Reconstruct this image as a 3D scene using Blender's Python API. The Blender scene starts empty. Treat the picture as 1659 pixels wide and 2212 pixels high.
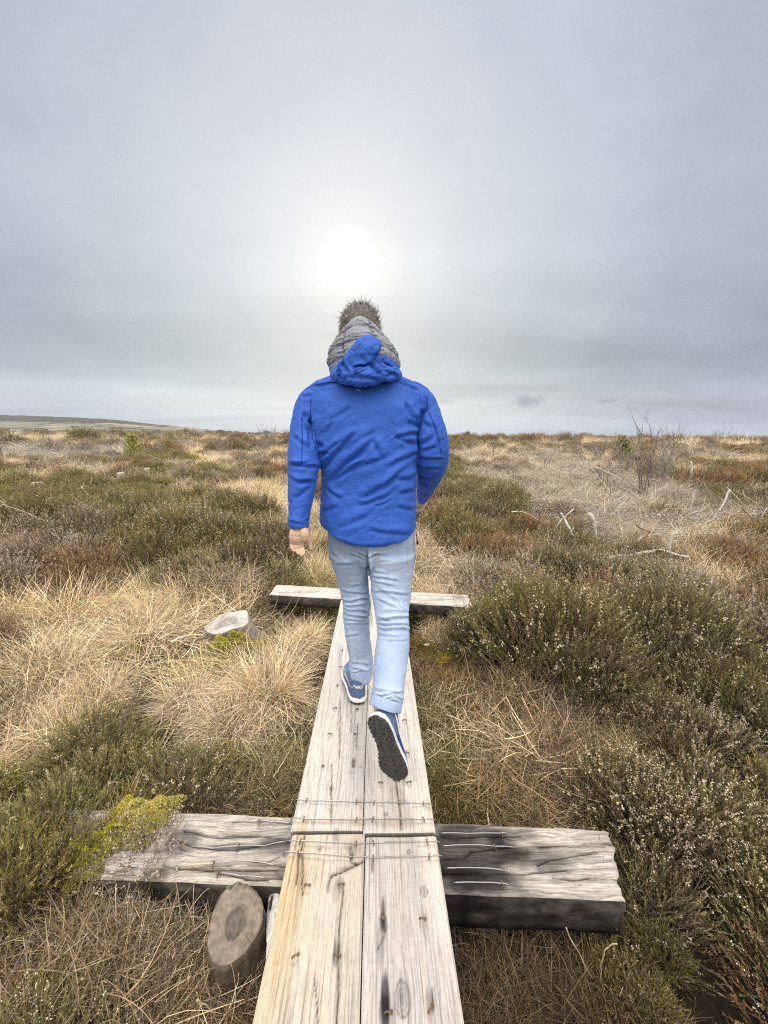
import bpy, math, random
import numpy as np
from mathutils import Vector, Matrix
from mathutils.bvhtree import BVHTree

S = bpy.context.scene
COL = S.collection
PI = math.pi
HAZE = True

# ------------------------------------------------------------------ camera
H = 1.28; FP = 835.0; CX = 829.5; CY = 1106.0
th = math.atan(163.0 / FP); roll = math.radians(0.45)
F = np.array([0, math.cos(th), -math.sin(th)])
r0 = np.array([1.0, 0, 0]); u0 = np.array([0, math.sin(th), math.cos(th)])
R_ = r0 * math.cos(roll) + u0 * math.sin(roll)
U_ = -r0 * math.sin(roll) + u0 * math.cos(roll)
cam = bpy.data.cameras.new('camera'); camo = bpy.data.objects.new('camera', cam); COL.objects.link(camo)
cam.sensor_fit = 'VERTICAL'; cam.sensor_height = 36; cam.lens = 36 * FP / 2212.0
cam.clip_start = 0.02; cam.clip_end = 30000
m = Matrix.Identity(4)
for i in range(3):
    m[i][0] = R_[i]; m[i][1] = U_[i]; m[i][2] = -F[i]
m[2][3] = H
camo.matrix_world = m
S.camera = camo

def ray(px, py):
    return R_ * (px - CX) + U_ * (CY - py) + F * FP
def G(px, py, z=-0.3):
    d = ray(px, py); t = (z - H) / d[2]
    return np.array([d[0] * t, d[1] * t, z])
def P(px, py, Y):
    d = ray(px, py); t = Y / d[1]
    return np.array([d[0] * t, Y, H + d[2] * t])
def proj(x, y, z):
    q = np.stack([x, y, np.asarray(z) - H], -1)
    w = q @ F
    w = np.where(w < 1e-3, 1e-3, w)
    return CX + FP * (q @ R_) / w, CY - FP * (q @ U_) / w

# ------------------------------------------------------------------ light
SUN_EL = math.radians(21.8); SUN_AZ = math.radians(-5.0)      # azimuth from +Y towards +X
sdir = np.array([math.sin(SUN_AZ) * math.cos(SUN_EL), math.cos(SUN_AZ) * math.cos(SUN_EL), math.sin(SUN_EL)])
sl = bpy.data.lights.new('sun', 'SUN'); sl.energy = 2.9; sl.angle = math.radians(12); sl.color = (1, .90, .74)
so = bpy.data.objects.new('sun', sl); COL.objects.link(so)
so.rotation_euler = Vector(sdir).to_track_quat('Z', 'Y').to_euler()

S.view_settings.view_transform = 'Standard'; S.view_settings.look = 'None'
S.view_settings.gamma = 1; S.view_settings.exposure = 0.50
S.cycles.use_denoising = False; S.cycles.filter_width = 1.15
S.cycles.max_bounces = 6; S.cycles.diffuse_bounces = 1; S.cycles.glossy_bounces = 2
S.cycles.transmission_bounces = 3; S.cycles.volume_bounces = 0; S.cycles.transparent_max_bounces = 4
S.cycles.caustics_reflective = False; S.cycles.caustics_refractive = False
S.cycles.sample_clamp_indirect = 6

world = bpy.data.worlds.new('World'); S.world = world; world.use_nodes = True

class NT:
    """tiny node expression helper"""
    def __init__(s, tree): s.t = tree; s.n = tree.nodes; s.l = tree.links
    def node(s, typ, **kw):
        nd = s.n.new(typ)
        for k, v in kw.items(): setattr(nd, k, v)
        return nd
    def set(s, inp, v):
        if hasattr(v, 'is_output') or isinstance(v, bpy.types.NodeSocket): s.l.new(v, inp)
        else:
            if isinstance(v, (tuple, list)) and len(v) == 3 and inp.type == 'RGBA': v = (*v, 1)
            inp.default_value = v
    def m(s, op, a, b=0.0, c=None, clamp=False):
        nd = s.n.new('ShaderNodeMath'); nd.operation = op; nd.use_clamp = clamp
        s.set(nd.inputs[0], a); s.set(nd.inputs[1], b)
        if c is not None: s.set(nd.inputs[2], c)
        return nd.outputs[0]
    def vm(s, op, a, b=(0, 0, 0)):
        nd = s.n.new('ShaderNodeVectorMath'); nd.operation = op
        s.set(nd.inputs[0], a); s.set(nd.inputs[1], b)
        return nd.outputs['Value'] if op in ('DOT_PRODUCT', 'LENGTH') else nd.outputs[0]
    def ramp(s, x, stops, interp='LINEAR'):
        nd = s.n.new('ShaderNodeValToRGB'); cr = nd.color_ramp; cr.interpolation = interp
        while len(cr.elements) > 1: cr.elements.remove(cr.elements[-1])
        for i, (p, c) in enumerate(stops):
            e = cr.elements[0] if i == 0 else cr.elements.new(p)
            e.position = p
            if not isinstance(c, (tuple, list)): c = (c, c, c)
            e.color = (*c, 1)
        s.set(nd.inputs[0], x); return nd.outputs[0]
    def mix(s, f, a, b, mode='MIX'):
        nd = s.n.new('ShaderNodeMix'); nd.data_type = 'RGBA'; nd.blend_type = mode
        s.set(nd.inputs[0], f); s.set(nd.inputs[6], a); s.set(nd.inputs[7], b)
        return nd.outputs[2]
    def noise(s, vec, scale=5, detail=4, rough=.5, dist=0):
        nd = s.n.new('ShaderNodeTexNoise')
        if vec is not None: s.l.new(vec, nd.inputs['Vector'])
        nd.inputs['Scale'].default_value = scale; nd.inputs['Detail'].default_value = detail
        nd.inputs['Roughness'].default_value = rough; nd.inputs['Distortion'].default_value = dist
        return nd.outputs[0]
    def mapping(s, vec, scale=(1, 1, 1), rot=(0, 0, 0), loc=(0, 0, 0)):
        nd = s.n.new('ShaderNodeMapping'); s.l.new(vec, nd.inputs[0])
        nd.inputs['Scale'].default_value = scale; nd.inputs['Rotation'].default_value = rot; nd.inputs['Location'].default_value = loc
        return nd.outputs[0]
    def attr(s, name, out='Color'):
        nd = s.n.new('ShaderNodeAttribute'); nd.attribute_name = name; return nd.outputs[out]
    def objco(s): return s.n.new('ShaderNodeTexCoord').outputs['Object']
    def bump(s, h, strength=.3, dist=.01, normal=None):
        nd = s.n.new('ShaderNodeBump'); nd.inputs['Strength'].default_value = strength; nd.inputs['Distance'].default_value = dist
        s.set(nd.inputs['Height'], h)
        if normal is not None: s.l.new(normal, nd.inputs['Normal'])
        return nd.outputs[0]

def build_world():
    t = world.node_tree; t.nodes.clear(); k = NT(t)
    sky = k.node('ShaderNodeTexSky', sky_type='NISHITA'); sky.sun_disc = False
    sky.sun_elevation = SUN_EL; sky.sun_rotation = SUN_AZ; sky.dust_density = 3
    d = k.vm('NORMALIZE', k.n.new('ShaderNodeTexCoord').outputs['Generated'])
    sep = k.n.new('ShaderNodeSeparateXYZ'); k.l.new(d, sep.inputs[0]); x, y, z = sep.outputs
    ang = k.m('DIVIDE', k.m('ARCCOSINE', k.m('MINIMUM', k.vm('DOT_PRODUCT', d, tuple(sdir)), .99999)), PI)   # 0..1
    A = 1 / 180.0
    ang = k.m('MULTIPLY', ang, k.m('ADD', .86, k.m('MULTIPLY', k.noise(k.mapping(d, (9, 9, 14)), 1.0, 4, .6), .36)))
    # cloud veil seen towards the sun, then unseen sky behind the camera, brightened to fill the person's back
    base = k.ramp(ang, [(0, (.66, .66, .64)), (2.2 * A, (.635, .645, .64)), (4.2 * A, (.585, .61, .615)), (9 * A, (.53, .568, .588)),
                        (17 * A, (.465, .508, .54)), (27 * A, (.405, .452, .493)), (40 * A, (.325, .362, .425)),
                        (52 * A, (.275, .30, .38)), (75 * A, (.42, .44, .47)), (105 * A, (1.22, 1.19, 1.13)), (1, (1.45, 1.41, 1.33))], 'EASE')
    # horizon: pale warm strip just above the moor, darker bank above it
    hz = k.ramp(z, [(0, 1.0), (.012, 1.03), (.05, 1.12), (.085, 1.20), (.12, .98), (.17, .90), (.26, .94), (.36, 1.0), (1, 1.0)], 'EASE')
    c = k.mix(1.0, base, hz, 'MULTIPLY')
    warm = k.ramp(z, [(0, (.97, 1, 1.04)), (.03, (1.0, 1, 1.0)), (.07, (1.06, 1.04, .97)), (.13, (1.0, 1, .97)), (.3, (1, 1, 1)), (.6, (1.02, .99, 1.02))])
    c = k.mix(1.0, c, warm, 'MULTIPLY')
    # streaky cloud structure on a flat layer
    zz = k.m('ADD', k.m('MAXIMUM', z, 0), .09)
    comb = k.n.new('ShaderNodeCombineXYZ'); k.l.new(k.m('DIVIDE', x, zz), comb.inputs[0]); k.l.new(k.m('DIVIDE', y, zz), comb.inputs[1])
    n1 = k.noise(k.mapping(comb.outputs[0], (.16, .55, 1), loc=(2.1, .7, 0)), 1.0, 6, .55, .4)
    n2 = k.noise(k.mapping(comb.outputs[0], (.5, 1.1, 1), loc=(5.1, .3, 0)), 1.0, 5, .5, .3)
    f1 = k.ramp(n1, [(.3, .80), (.5, 1.0), (.7, 1.12)])
    f2 = k.ramp(n2, [(.3, .96), (.7, 1.04)])
    low = k.m('SUBTRACT', 1.0, k.m('MULTIPLY', z, 1.3), clamp=True)
    c = k.mix(low, c, k.mix(1.0, c, f1, 'MULTIPLY'))
    c = k.mix(1.0, c, f2, 'MULTIPLY')
    # a few small dark scud clouds low on the right: (azimuth, elevation, half sizes)
    az = k.m('ARCTAN2', x, y)
    for (cx_, cy_, w_, h_, st) in ((1140, 868, 24, 9, .30), (1390, 880, 30, 8, .14), (1312, 866, 12, 4, .18), (1590, 845, 26, 7, .08), (960, 868, 14, 5, .14)):
        dd = ray(cx_, cy_); a0 = math.atan2(dd[0], dd[1]); e0 = dd[2] / np.linalg.norm(dd)
        wob = k.m('MULTIPLY', k.m('SUBTRACT', k.noise(d, 60, 4, .6), .5), 1.6)
        q = k.m('SQRT', k.m('ADD', k.m('POWER', k.m('DIVIDE', k.m('SUBTRACT', az, a0), w_ / 620.), 2), k.m('POWER', k.m('DIVIDE', k.m('SUBTRACT', z, e0), h_ / 620.), 2)))
        msk = k.m('SUBTRACT', 1.2, k.m('ADD', q, wob), clamp=True)
        c = k.mix(k.m('MULTIPLY', msk, min(.85, st * 3.2)), c, (.24, .27, .32))
    # veiled sun core
    core = k.ramp(ang, [(0, 1.0), (1.8 * A, .6), (2.6 * A, .16), (3.2 * A, .03), (4.2 * A, 0.0)], 'EASE')
    c = k.mix(1.0, c, k.mix(1.0, core, (3.2, 3.1, 2.9), 'MULTIPLY'), 'ADD')
    # overcast is brightest towards the zenith (above the frame), boosted further to lift the ground
    zen = k.ramp(z, [(0, 1.0), (.66, 1.0), (.82, (3.2, 3.0, 2.7)), (1, (4.5, 4.2, 3.7))], 'EASE')
    c = k.mix(1.0, c, zen, 'MULTIPLY')
    grd = k.m('LESS_THAN', z, -0.002)
    c = k.mix(grd, c, (.12, .11, .09))
    bg = k.node('ShaderNodeBackground'); bg.inputs[1].default_value = 0.1
    c10 = k.mix(1.0, c, (9.4, 9.4, 9.4), 'MULTIPLY')
    tot = k.mix(1.0, c10, k.mix(1.0, sky.outputs[0], (.02, .02, .02), 'MULTIPLY'), 'ADD')
    k.l.new(tot, bg.inputs[0])
    out = k.node('ShaderNodeOutputWorld'); k.l.new(bg.outputs[0], out.inputs[0])
build_world()
world.cycles.sampling_method = 'MANUAL'; world.cycles.sample_map_resolution = 1024

# ------------------------------------------------------------------ helpers
def tag(o, label=None, cat=None, group=None, kind=None):
    if label: o['label'] = label
    if cat: o['category'] = cat
    if group: o['group'] = group
    if kind: o['kind'] = kind
    return o

def link(name, me, mat=None, parent=None, loc=None):
    o = bpy.data.objects.new(name, me); COL.objects.link(o)
    if mat is not None and me is not None:
        me.materials.clear(); me.materials.append(mat)
    if parent is not None: o.parent = parent
    if loc is not None: o.location = loc
    return o

def empty(name, loc=(0, 0, 0), rz=0):
    o = bpy.data.objects.new(name, None); COL.objects.link(o); o.location = loc; o.rotation_euler = (0, 0, rz)
    o.empty_display_size = .1
    return o

def fast_mesh(name, V, tris=None, quads=None, col=None, smooth=False):
    me = bpy.data.meshes.new(name)
    V = np.asarray(V, dtype=np.float32)
    nt = 0 if tris is None else len(tris); nq = 0 if quads is None else len(quads)
    me.vertices.add(len(V)); me.vertices.foreach_set('co', V.ravel())
    loops = []; starts = []
    if nt: loops.append(np.asarray(tris, np.int32).ravel()); starts.append(np.arange(nt) * 3)
    if nq: loops.append(np.asarray(quads, np.int32).ravel()); starts.append(nt * 3 + np.arange(nq) * 4)
    loops = np.concatenate(loops); starts = np.concatenate(starts).astype(np.int32)
    me.loops.add(len(loops)); me.loops.foreach_set('vertex_index', loops)
    me.polygons.add(nt + nq); me.polygons.foreach_set('loop_start', starts)
    if smooth: me.polygons.foreach_set('use_smooth', np.ones(nt + nq, bool))
    if col is not None:
        a = me.color_attributes.new('Col', 'FLOAT_COLOR', 'POINT')
        c = np.ones((len(V), 4), np.float32); c[:, :3] = col
        a.data.foreach_set('color', c.ravel())
    me.update(calc_edges=True); me.validate()
    return me

class MB:
    def __init__(s): s.V = []; s.T = []; s.Q = []; s.C = []; s.n = 0
    def add(s, V, T=None, Q=None, C=None):
        V = np.asarray(V, float)
        if T is not None and len(T): s.T.append(np.asarray(T) + s.n)
        if Q is not None and len(Q): s.Q.append(np.asarray(Q) + s.n)
        s.V.append(V)
        C = np.array([.5, .5, .5]) if C is None else np.asarray(C)
        s.C.append(np.broadcast_to(C, V.shape)); s.n += len(V)
    def mesh(s, name, smooth=False, origin=None):
        V = np.concatenate(s.V)
        if origin is not None: V = V - np.asarray(origin)
        return fast_mesh(name, V, np.concatenate(s.T) if s.T else None, np.concatenate(s.Q) if s.Q else None, np.concatenate(s.C), smooth)

def loft(rings, cap=True):
    """rings: list of (n,3) arrays -> V, Q, T"""
    n = len(rings[0]); m_ = len(rings); V = np.concatenate(rings)
    Q = []
    i = np.arange(n); j = (i + 1) % n
    for r in range(m_ - 1):
        Q.append(np.stack([r * n + i, r * n + j, (r + 1) * n + j, (r + 1) * n + i], 1))
    Q = np.concatenate(Q); T = None
    if cap:
        c0 = rings[0].mean(0); c1 = rings[-1].mean(0); k = len(V)
        V = np.concatenate([V, [c0, c1]])
        T = np.concatenate([np.stack([j, i, np.full(n, k)], 1), np.stack([(m_ - 1) * n + i, (m_ - 1) * n + j, np.full(n, k + 1)], 1)])
    return V, Q, T

def ring(c, a, b, n=32, e=2.0, rot=0):
    t = np.linspace(0, 2 * PI, n, endpoint=False) + rot
    ct = np.cos(t); st = np.sin(t); q = 2.0 / e
    return np.asarray(c) + np.outer(np.sign(ct) * np.abs(ct) ** q, a) + np.outer(np.sign(st) * np.abs(st) ** q, b)

def nrm(v):
    v = np.asarray(v, float); return v / (np.linalg.norm(v, axis=-1, keepdims=True) + 1e-12)

def tube(pts, ra, rb=None, n=16, side=(1, 0, 0), round_ends=True, sub=4):
    """limb through points with smooth interpolation; ra along 'side', rb across"""
    pts = np.asarray(pts, float); ra = np.asarray(ra, float) * np.ones(len(pts)); rb = ra if rb is None else np.asarray(rb, float) * np.ones(len(pts))
    if sub > 1 and len(pts) > 2:
        t = np.arange(len(pts)); tt = np.linspace(0, len(pts) - 1, (len(pts) - 1) * sub + 1)
        def cr(Y):
            out = []
            for q in tt:
                i = min(int(q), len(Y) - 2); f = q - i
                p0 = Y[max(i - 1, 0)]; p1 = Y[i]; p2 = Y[i + 1]; p3 = Y[min(i + 2, len(Y) - 1)]
                out.append(.5 * ((2 * p1) + (-p0 + p2) * f + (2 * p0 - 5 * p1 + 4 * p2 - p3) * f * f + (-p0 + 3 * p1 - 3 * p2 + p3) * f ** 3))
            return np.array(out)
        pts = cr(pts); ra = cr(ra); rb = cr(rb)
    T = nrm(np.gradient(pts, axis=0)); rings = []
    side = np.asarray(side, float)
    def fr(i):
        s_ = side - T[i] * (side @ T[i])
        if np.linalg.norm(s_) < .05: s_ = np.array([0, 1, .3]) - T[i] * (np.array([0, 1, .3]) @ T[i])
        s_ = nrm(s_); return s_, np.cross(T[i], s_)
    s_, b_ = fr(0)
    if round_ends:
        for q in (.2, .6, .87): rings.append(ring(pts[0] - T[0] * ra[0] * math.sqrt(max(0, 1 - q * q)) * .9, s_ * ra[0] * q, b_ * rb[0] * q, n))
    for i in range(len(pts)):
        s_, b_ = fr(i); rings.append(ring(pts[i], s_ * ra[i], b_ * rb[i], n))
    if round_ends and round_ends != 'start':
        for q in (.87, .6, .2): rings.append(ring(pts[-1] + T[-1] * ra[-1] * math.sqrt(max(0, 1 - q * q)) * .9, s_ * ra[-1] * q, b_ * rb[-1] * q, n))
    return loft(rings)

def addtube(mb, *a, col=None, **k):
    V, Q, T = tube(*a, **k); mb.add(V, T, Q, col)

def ellipsoid(mb, c, r, n=24, mm=14, col=None, rot=None):
    rings = []
    for i in range(1, mm):
        p = PI * i / mm; rings.append(ring((0, 0, -r[2] * math.cos(p)), (r[0] * math.sin(p), 0, 0), (0, r[1] * math.sin(p), 0), n))
    V, Q, T = loft(rings)
    if rot is not None: V = V @ np.array(rot).T
    mb.add(V + np.asarray(c), T, Q, col)

def remesh(mb, voxel, smooth=3, fac=.5):
    me = mb.mesh('tmp'); o = bpy.data.objects.new('tmp', me); COL.objects.link(o)
    md = o.modifiers.new('r', 'REMESH'); md.mode = 'VOXEL'; md.voxel_size = voxel; md.adaptivity = 0
    if smooth:
        sm = o.modifiers.new('s', 'SMOOTH'); sm.iterations = smooth; sm.factor = fac
    dg = bpy.context.evaluated_depsgraph_get(); ev = o.evaluated_get(dg)
    out = bpy.data.meshes.new_from_object(ev, depsgraph=dg)
    bpy.data.objects.remove(o); bpy.data.meshes.remove(me)
    out.polygons.foreach_set('use_smooth', np.ones(len(out.polygons), bool))
    return out

def getV(me):
    a = np.empty(len(me.vertices) * 3, np.float32); me.vertices.foreach_get('co', a); return a.reshape(-1, 3).astype(float)
def getN(me):
    a = np.empty(len(me.vertices) * 3, np.float32); me.vertex_normals.foreach_get('vector', a); return a.reshape(-1, 3).astype(float)
def setV(me, V): me.vertices.foreach_set('co', np.asarray(V, np.float32).ravel()); me.update()
def setcol(me, c, name='Col'):
    a = me.color_attributes.get(name) or me.color_attributes.new(name, 'FLOAT_COLOR', 'POINT')
    cc = np.ones((len(me.vertices), 4), np.float32); cc[:, :3] = c; a.data.foreach_set('color', cc.ravel())

_rs = np.random.RandomState(7); _tab = _rs.rand(64, 64, 64)
def vnoise(p, scale=1.0):
    """value noise, numpy, p (n,3) -> -1..1"""
    q = np.asarray(p, float) * scale + 100.0; i = np.floor(q).astype(int); f = q - i; f = f * f * (3 - 2 * f)
    r = 0
    for dx in (0, 1):
        for dy in (0, 1):
            for dz in (0, 1):
                w = (f[:, 0] if dx else 1 - f[:, 0]) * (f[:, 1] if dy else 1 - f[:, 1]) * (f[:, 2] if dz else 1 - f[:, 2])
                r = r + w * _tab[(i[:, 0] + dx) & 63, (i[:, 1] + dy) & 63, (i[:, 2] + dz) & 63]
    return r * 2 - 1
def fbm(p, scale=1.0, o=3):
    r = 0; a = 1; t = 0
    for i in range(o): r = r + a * vnoise(np.asarray(p) + i * 7.3, scale); t += a; a *= .5; scale *= 2.03
    return r / t
def sstep(a, b, x): t = np.clip((x - a) / (b - a), 0, 1); return t * t * (3 - 2 * t)

# ------------------------------------------------------------------ materials
def mat(name, col=(.5, .5, .5), rough=.7, spec=.3, fn=None, **kw):
    mt = bpy.data.materials.new(name); mt.use_nodes = True; t = mt.node_tree; k = NT(t)
    b = t.nodes['Principled BSDF']; b.inputs['Base Color'].default_value = (*col, 1); b.inputs['Roughness'].default_value = rough
    b.inputs['Specular IOR Level'].default_value = spec
    for kk, v in kw.items(): b.inputs[kk].default_value = v
    if fn: fn(k, b)
    return mt

def f_plant(k, b):
    c = k.attr('Col'); rnd = k.n.new('ShaderNodeObjectInfo').outputs['Random']
    hs = k.n.new('ShaderNodeHueSaturation'); k.l.new(c, hs.inputs['Color'])
    k.l.new(k.m('ADD', .485, k.m('MULTIPLY', rnd, .03)), hs.inputs['Hue'])
    k.l.new(k.m('ADD', .85, k.m('MULTIPLY', k.m('FRACT', k.m('MULTIPLY', rnd, 7.13)), .3)), hs.inputs['Saturation'])
    k.l.new(k.m('ADD', 1.45, k.m('MULTIPLY', k.m('FRACT', k.m('MULTIPLY', rnd, 13.7)), .6)), hs.inputs['Value'])
    k.l.new(hs.outputs[0], b.inputs['Base Color'])
    tr = k.node('ShaderNodeBsdfTranslucent'); k.l.new(hs.outputs[0], tr.inputs[0])
    ms = k.node('ShaderNodeMixShader'); ms.inputs[0].default_value = .16
    k.l.new(b.outputs[0], ms.inputs[1]); k.l.new(tr.outputs[0], ms.inputs[2])
    k.l.new(ms.outputs[0], k.n['Material Output'].inputs[0])
M_plant = mat('plant', rough=.75, spec=.2, fn=f_plant)

def f_ground(k, b):
    p = k.objco()
    n = k.noise(p, 2.2, 8, .65); n2 = k.noise(p, 22, 6, .7); n3 = k.noise(p, .35, 5, .6)
    c = k.ramp(n, [(.3, (.018, .014, .010)), (.5, (.038, .029, .019)), (.62, (.07, .052, .032)), (.75, (.04, .04, .018))])
    c2 = k.ramp(n2, [(.3, .45), (.7, 1.5)])
    c = k.mix(1.0, c, c2, 'MULTIPLY')
    far = k.ramp(n3, [(.35, (.10, .085, .06)), (.5, (.17, .135, .09)), (.65, (.09, .085, .05))])
    ln = k.vm('LENGTH', p)
    c = k.mix(k.ramp(k.m('DIVIDE', ln, 60.0), [(.2, 0.), (1, 1.)]), c, far)
    k.l.new(c, b.inputs['Base Color'])
    k.l.new(k.bump(n2, .8, .03), b.inputs['Normal'])
M_ground = mat('bog_ground', rough=.95, spec=.1, fn=f_ground)

def f_wood(k, b, dark=1.0):
    """weathered softwood: attribute Col carries stains, grain runs along object Y"""
    p = k.objco(); st = k.attr('Col'); w = k.attr('Warp', 'Vector')
    q = k.vm('ADD', p, w)
    g1 = k.noise(k.mapping(q, (150, 2.4, 30)), 1.0, 3, .6, .15)
    g2 = k.noise(k.mapping(q, (330, 16, 60)), 1.0, 4, .65)
    g3 = k.noise(k.mapping(q, (14, 1.6, 10)), 1.0, 4, .6, .6)
    saw = k.noise(k.mapping(p, (6, 130, 20)), 1.0, 3, .6)
    v = k.ramp(g1, [(.30, .50), (.43, .90), (.58, 1.10), (.72, .74)])
    v2 = k.ramp(g2, [(.35, .74), (.55, 1.05)])
    v3 = k.ramp(g3, [(.3, (.85, .86, .90)), (.5, (1, 1, 1)), (.7, (1.06, 1.0, .92))])
    v4 = k.ramp(saw, [(.35, .975), (.6, 1.01)])
    c = k.mix(1.0, st, v, 'MULTIPLY')
    v5 = k.ramp(k.noise(p, 70, 5, .7), [(.3, .86), (.5, 1.0), (.7, 1.07)])
    for q_ in (v2, v3, v4, v5): c = k.mix(1.0, c, q_, 'MULTIPLY')
    k.l.new(c, b.inputs['Base Color'])
    hh = k.m('ADD', k.m('MULTIPLY', g1, .7), k.m('MULTIPLY', g2, .4))
    k.l.new(k.bump(hh, .55, .003), b.inputs['Normal'])
M_wood = mat('weathered_wood', rough=.85, spec=.15, fn=f_wood)
def f_wood2(k, b):
    f_wood(k, b); q = k.vm('ADD', k.objco(), k.attr('Warp', 'Vector')); n = k.noise(k.mapping(q, (48, 1.1, 8)), 1.0, 4, .6, .5); n2 = k.noise(k.mapping(q, (190, 14, 30)), 1.0, 5, .7)
    c0 = b.inputs['Base Color'].links[0].from_socket; c = k.mix(1.0, c0, k.ramp(n, [(.30, .40), (.42, .85), (.55, 1.10), (.7, .9)]), 'MULTIPLY'); c = k.mix(1.0, c, k.ramp(n2, [(.32, .45), (.5, 1.0), (.65, 1.12)]), 'MULTIPLY')
    k.l.new(c, b.inputs['Base Color']); k.l.new(k.bump(k.m('ADD', n, k.m('MULTIPLY', n2, .5)), .9, .008), b.inputs['Normal'])
M_sleeper = mat('rough_sleeper_wood', rough=.9, spec=.1, fn=f_wood2)

def f_col(k, b, bs=60, st=.5, d=.003, var=.25):
    c = k.attr('Col'); n = k.noise(k.objco(), bs, 6, .65)
    c = k.mix(1.0, c, k.ramp(n, [(.25, 1 - var), (.75, 1 + var)]), 'MULTIPLY')
    k.l.new(c, b.inputs['Base Color']); k.l.new(k.bump(n, st, d), b.inputs['Normal'])
M_stump = mat('stump_wood', rough=.9, spec=.1, fn=lambda k, b: f_col(k, b, 55, .9, .006, .35))
M_stick = mat('bleached_stick', rough=.85, spec=.15, fn=lambda k, b: f_col(k, b, 40, .5, .003, .3))
M_skin = mat('skin', rough=.55, spec=.35, fn=lambda k, b: f_col(k, b, 90, .25, .001, .08))
M_skin.node_tree.nodes['Principled BSDF'].inputs['Subsurface Weight'].default_value = .12
M_skin.node_tree.nodes['Principled BSDF'].inputs['Subsurface Radius'].default_value = (.01, .004, .002)

def f_jacket(k, b):
    p = k.objco(); n = k.noise(p, 700, 2, .6); n2 = k.noise(p, 12, 5, .6); n3 = k.noise(k.mapping(p, (1, 1, 1.6), (0, .7, 0)), 30, 4, .55, .5)
    c = k.mix(k.ramp(n2, [(.35, 0.), (.7, 1.)]), (.022, .092, .44), (.032, .118, .53))
    c = k.mix(1.0, c, k.ramp(n, [(.3, .85), (.7, 1.15)]), 'MULTIPLY')
    k.l.new(c, b.inputs['Base Color'])
    b1 = k.bump(n3, .6, .008); k.l.new(k.bump(n, .25, .0006, b1), b.inputs['Normal'])
    b.inputs['Sheen Weight'].default_value = .25; b.inputs['Sheen Roughness'].default_value = .4
    b.inputs['Sheen Tint'].default_value = (.3, .5, 1, 1)
M_jacket = mat('blue_shell_fabric', rough=.62, spec=.3, fn=f_jacket)
def f_puffer(k, b):
    p = k.objco(); n = k.noise(p, 45, 4, .6, .6); n2 = k.noise(p, 500, 2)
    k.l.new(k.mix(n, (.21, .225, .26), (.30, .315, .36)), b.inputs['Base Color'])
    b1 = k.bump(n, .5, .006); k.l.new(k.bump(n2, .1, .0005, b1), b.inputs['Normal'])
M_puffer = mat('grey_padded_nylon', rough=.5, spec=.45, fn=f_puffer)
def f_jeans(k, b):
    p = k.objco(); c = k.attr('Col')
    n = k.noise(k.mapping(p, (420, 420, 90)), 1.0, 3, .6); n2 = k.noise(p, 9, 5, .65); n3 = k.noise(k.mapping(p, (60, 60, 12)), 1.0, 4, .6)
    c = k.mix(1.0, c, k.ramp(n, [(.3, .82), (.7, 1.16)]), 'MULTIPLY')
    c = k.mix(1.0, c, k.ramp(n2, [(.3, (.84, .88, .93)), (.7, (1.12, 1.09, 1.05))]), 'MULTIPLY')
    c = k.mix(1.0, c, k.ramp(n3, [(.3, .93), (.7, 1.07)]), 'MULTIPLY')
    k.l.new(c, b.inputs['Base Color'])
    b1 = k.bump(n3, .3, .003); k.l.new(k.bump(n, .3, .0008, b1), b.inputs['Normal'])
M_jeans = mat('washed_denim', rough=.85, spec=.2, fn=f_jeans)
def f_hair(k, b): k.l.new(k.attr('Col'), b.inputs['Base Color'])
M_hair = mat('hair', rough=.5, spec=.35, fn=f_hair)
def fab(name, c, var=.15, sc=400, rough=.85, bs=.4, bd=.0008):
    def fn(k, b):
        n = k.noise(k.objco(), sc, 3, .6)
        k.l.new(k.mix(1.0, tuple(c), k.ramp(n, [(.3, 1 - var), (.7, 1 + var)]), 'MULTIPLY'), b.inputs['Base Color'])
        k.l.new(k.bump(n, bs, bd), b.inputs['Normal'])
    return mat(name, c, rough, .25, fn)
M_suede = fab('blue_suede', (.095, .15, .29), .25)
M_mesh = fab('royal_mesh', (.02, .055, .27), .25, 900)
M_white = fab('white_foam', (.72, .73, .72), .06, 200, .6)
M_rubber = fab('black_rubber', (.060, .058, .058), .5, 90, .8, .9, .004)
M_stitch = fab('tan_thread', (.42, .33, .22), .2)
M_rust = fab('rusty_steel', (.16, .105, .065), .45, 500, .6)
M_wire = fab('galvanised_wire', (.30, .305, .31), .2, 300, .4); M_wire.node_tree.nodes['Principled BSDF'].inputs['Metallic'].default_value = .7
M_dark = fab('dark_trim', (.02, .02, .022), .2)
def f_water(k, b):
    n = k.noise(k.objco(), 30, 3); k.l.new(k.bump(n, .12, .004), b.inputs['Normal'])
M_water = mat('bog_water', (.012, .010, .007), .03, .9, f_water)

# ------------------------------------------------------------------ ground
BX0, BY0 = -0.053, 0.622; BDX = -0.021
def board_x(x, y): return x - (BX0 + (y - BY0) * BDX)

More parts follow.
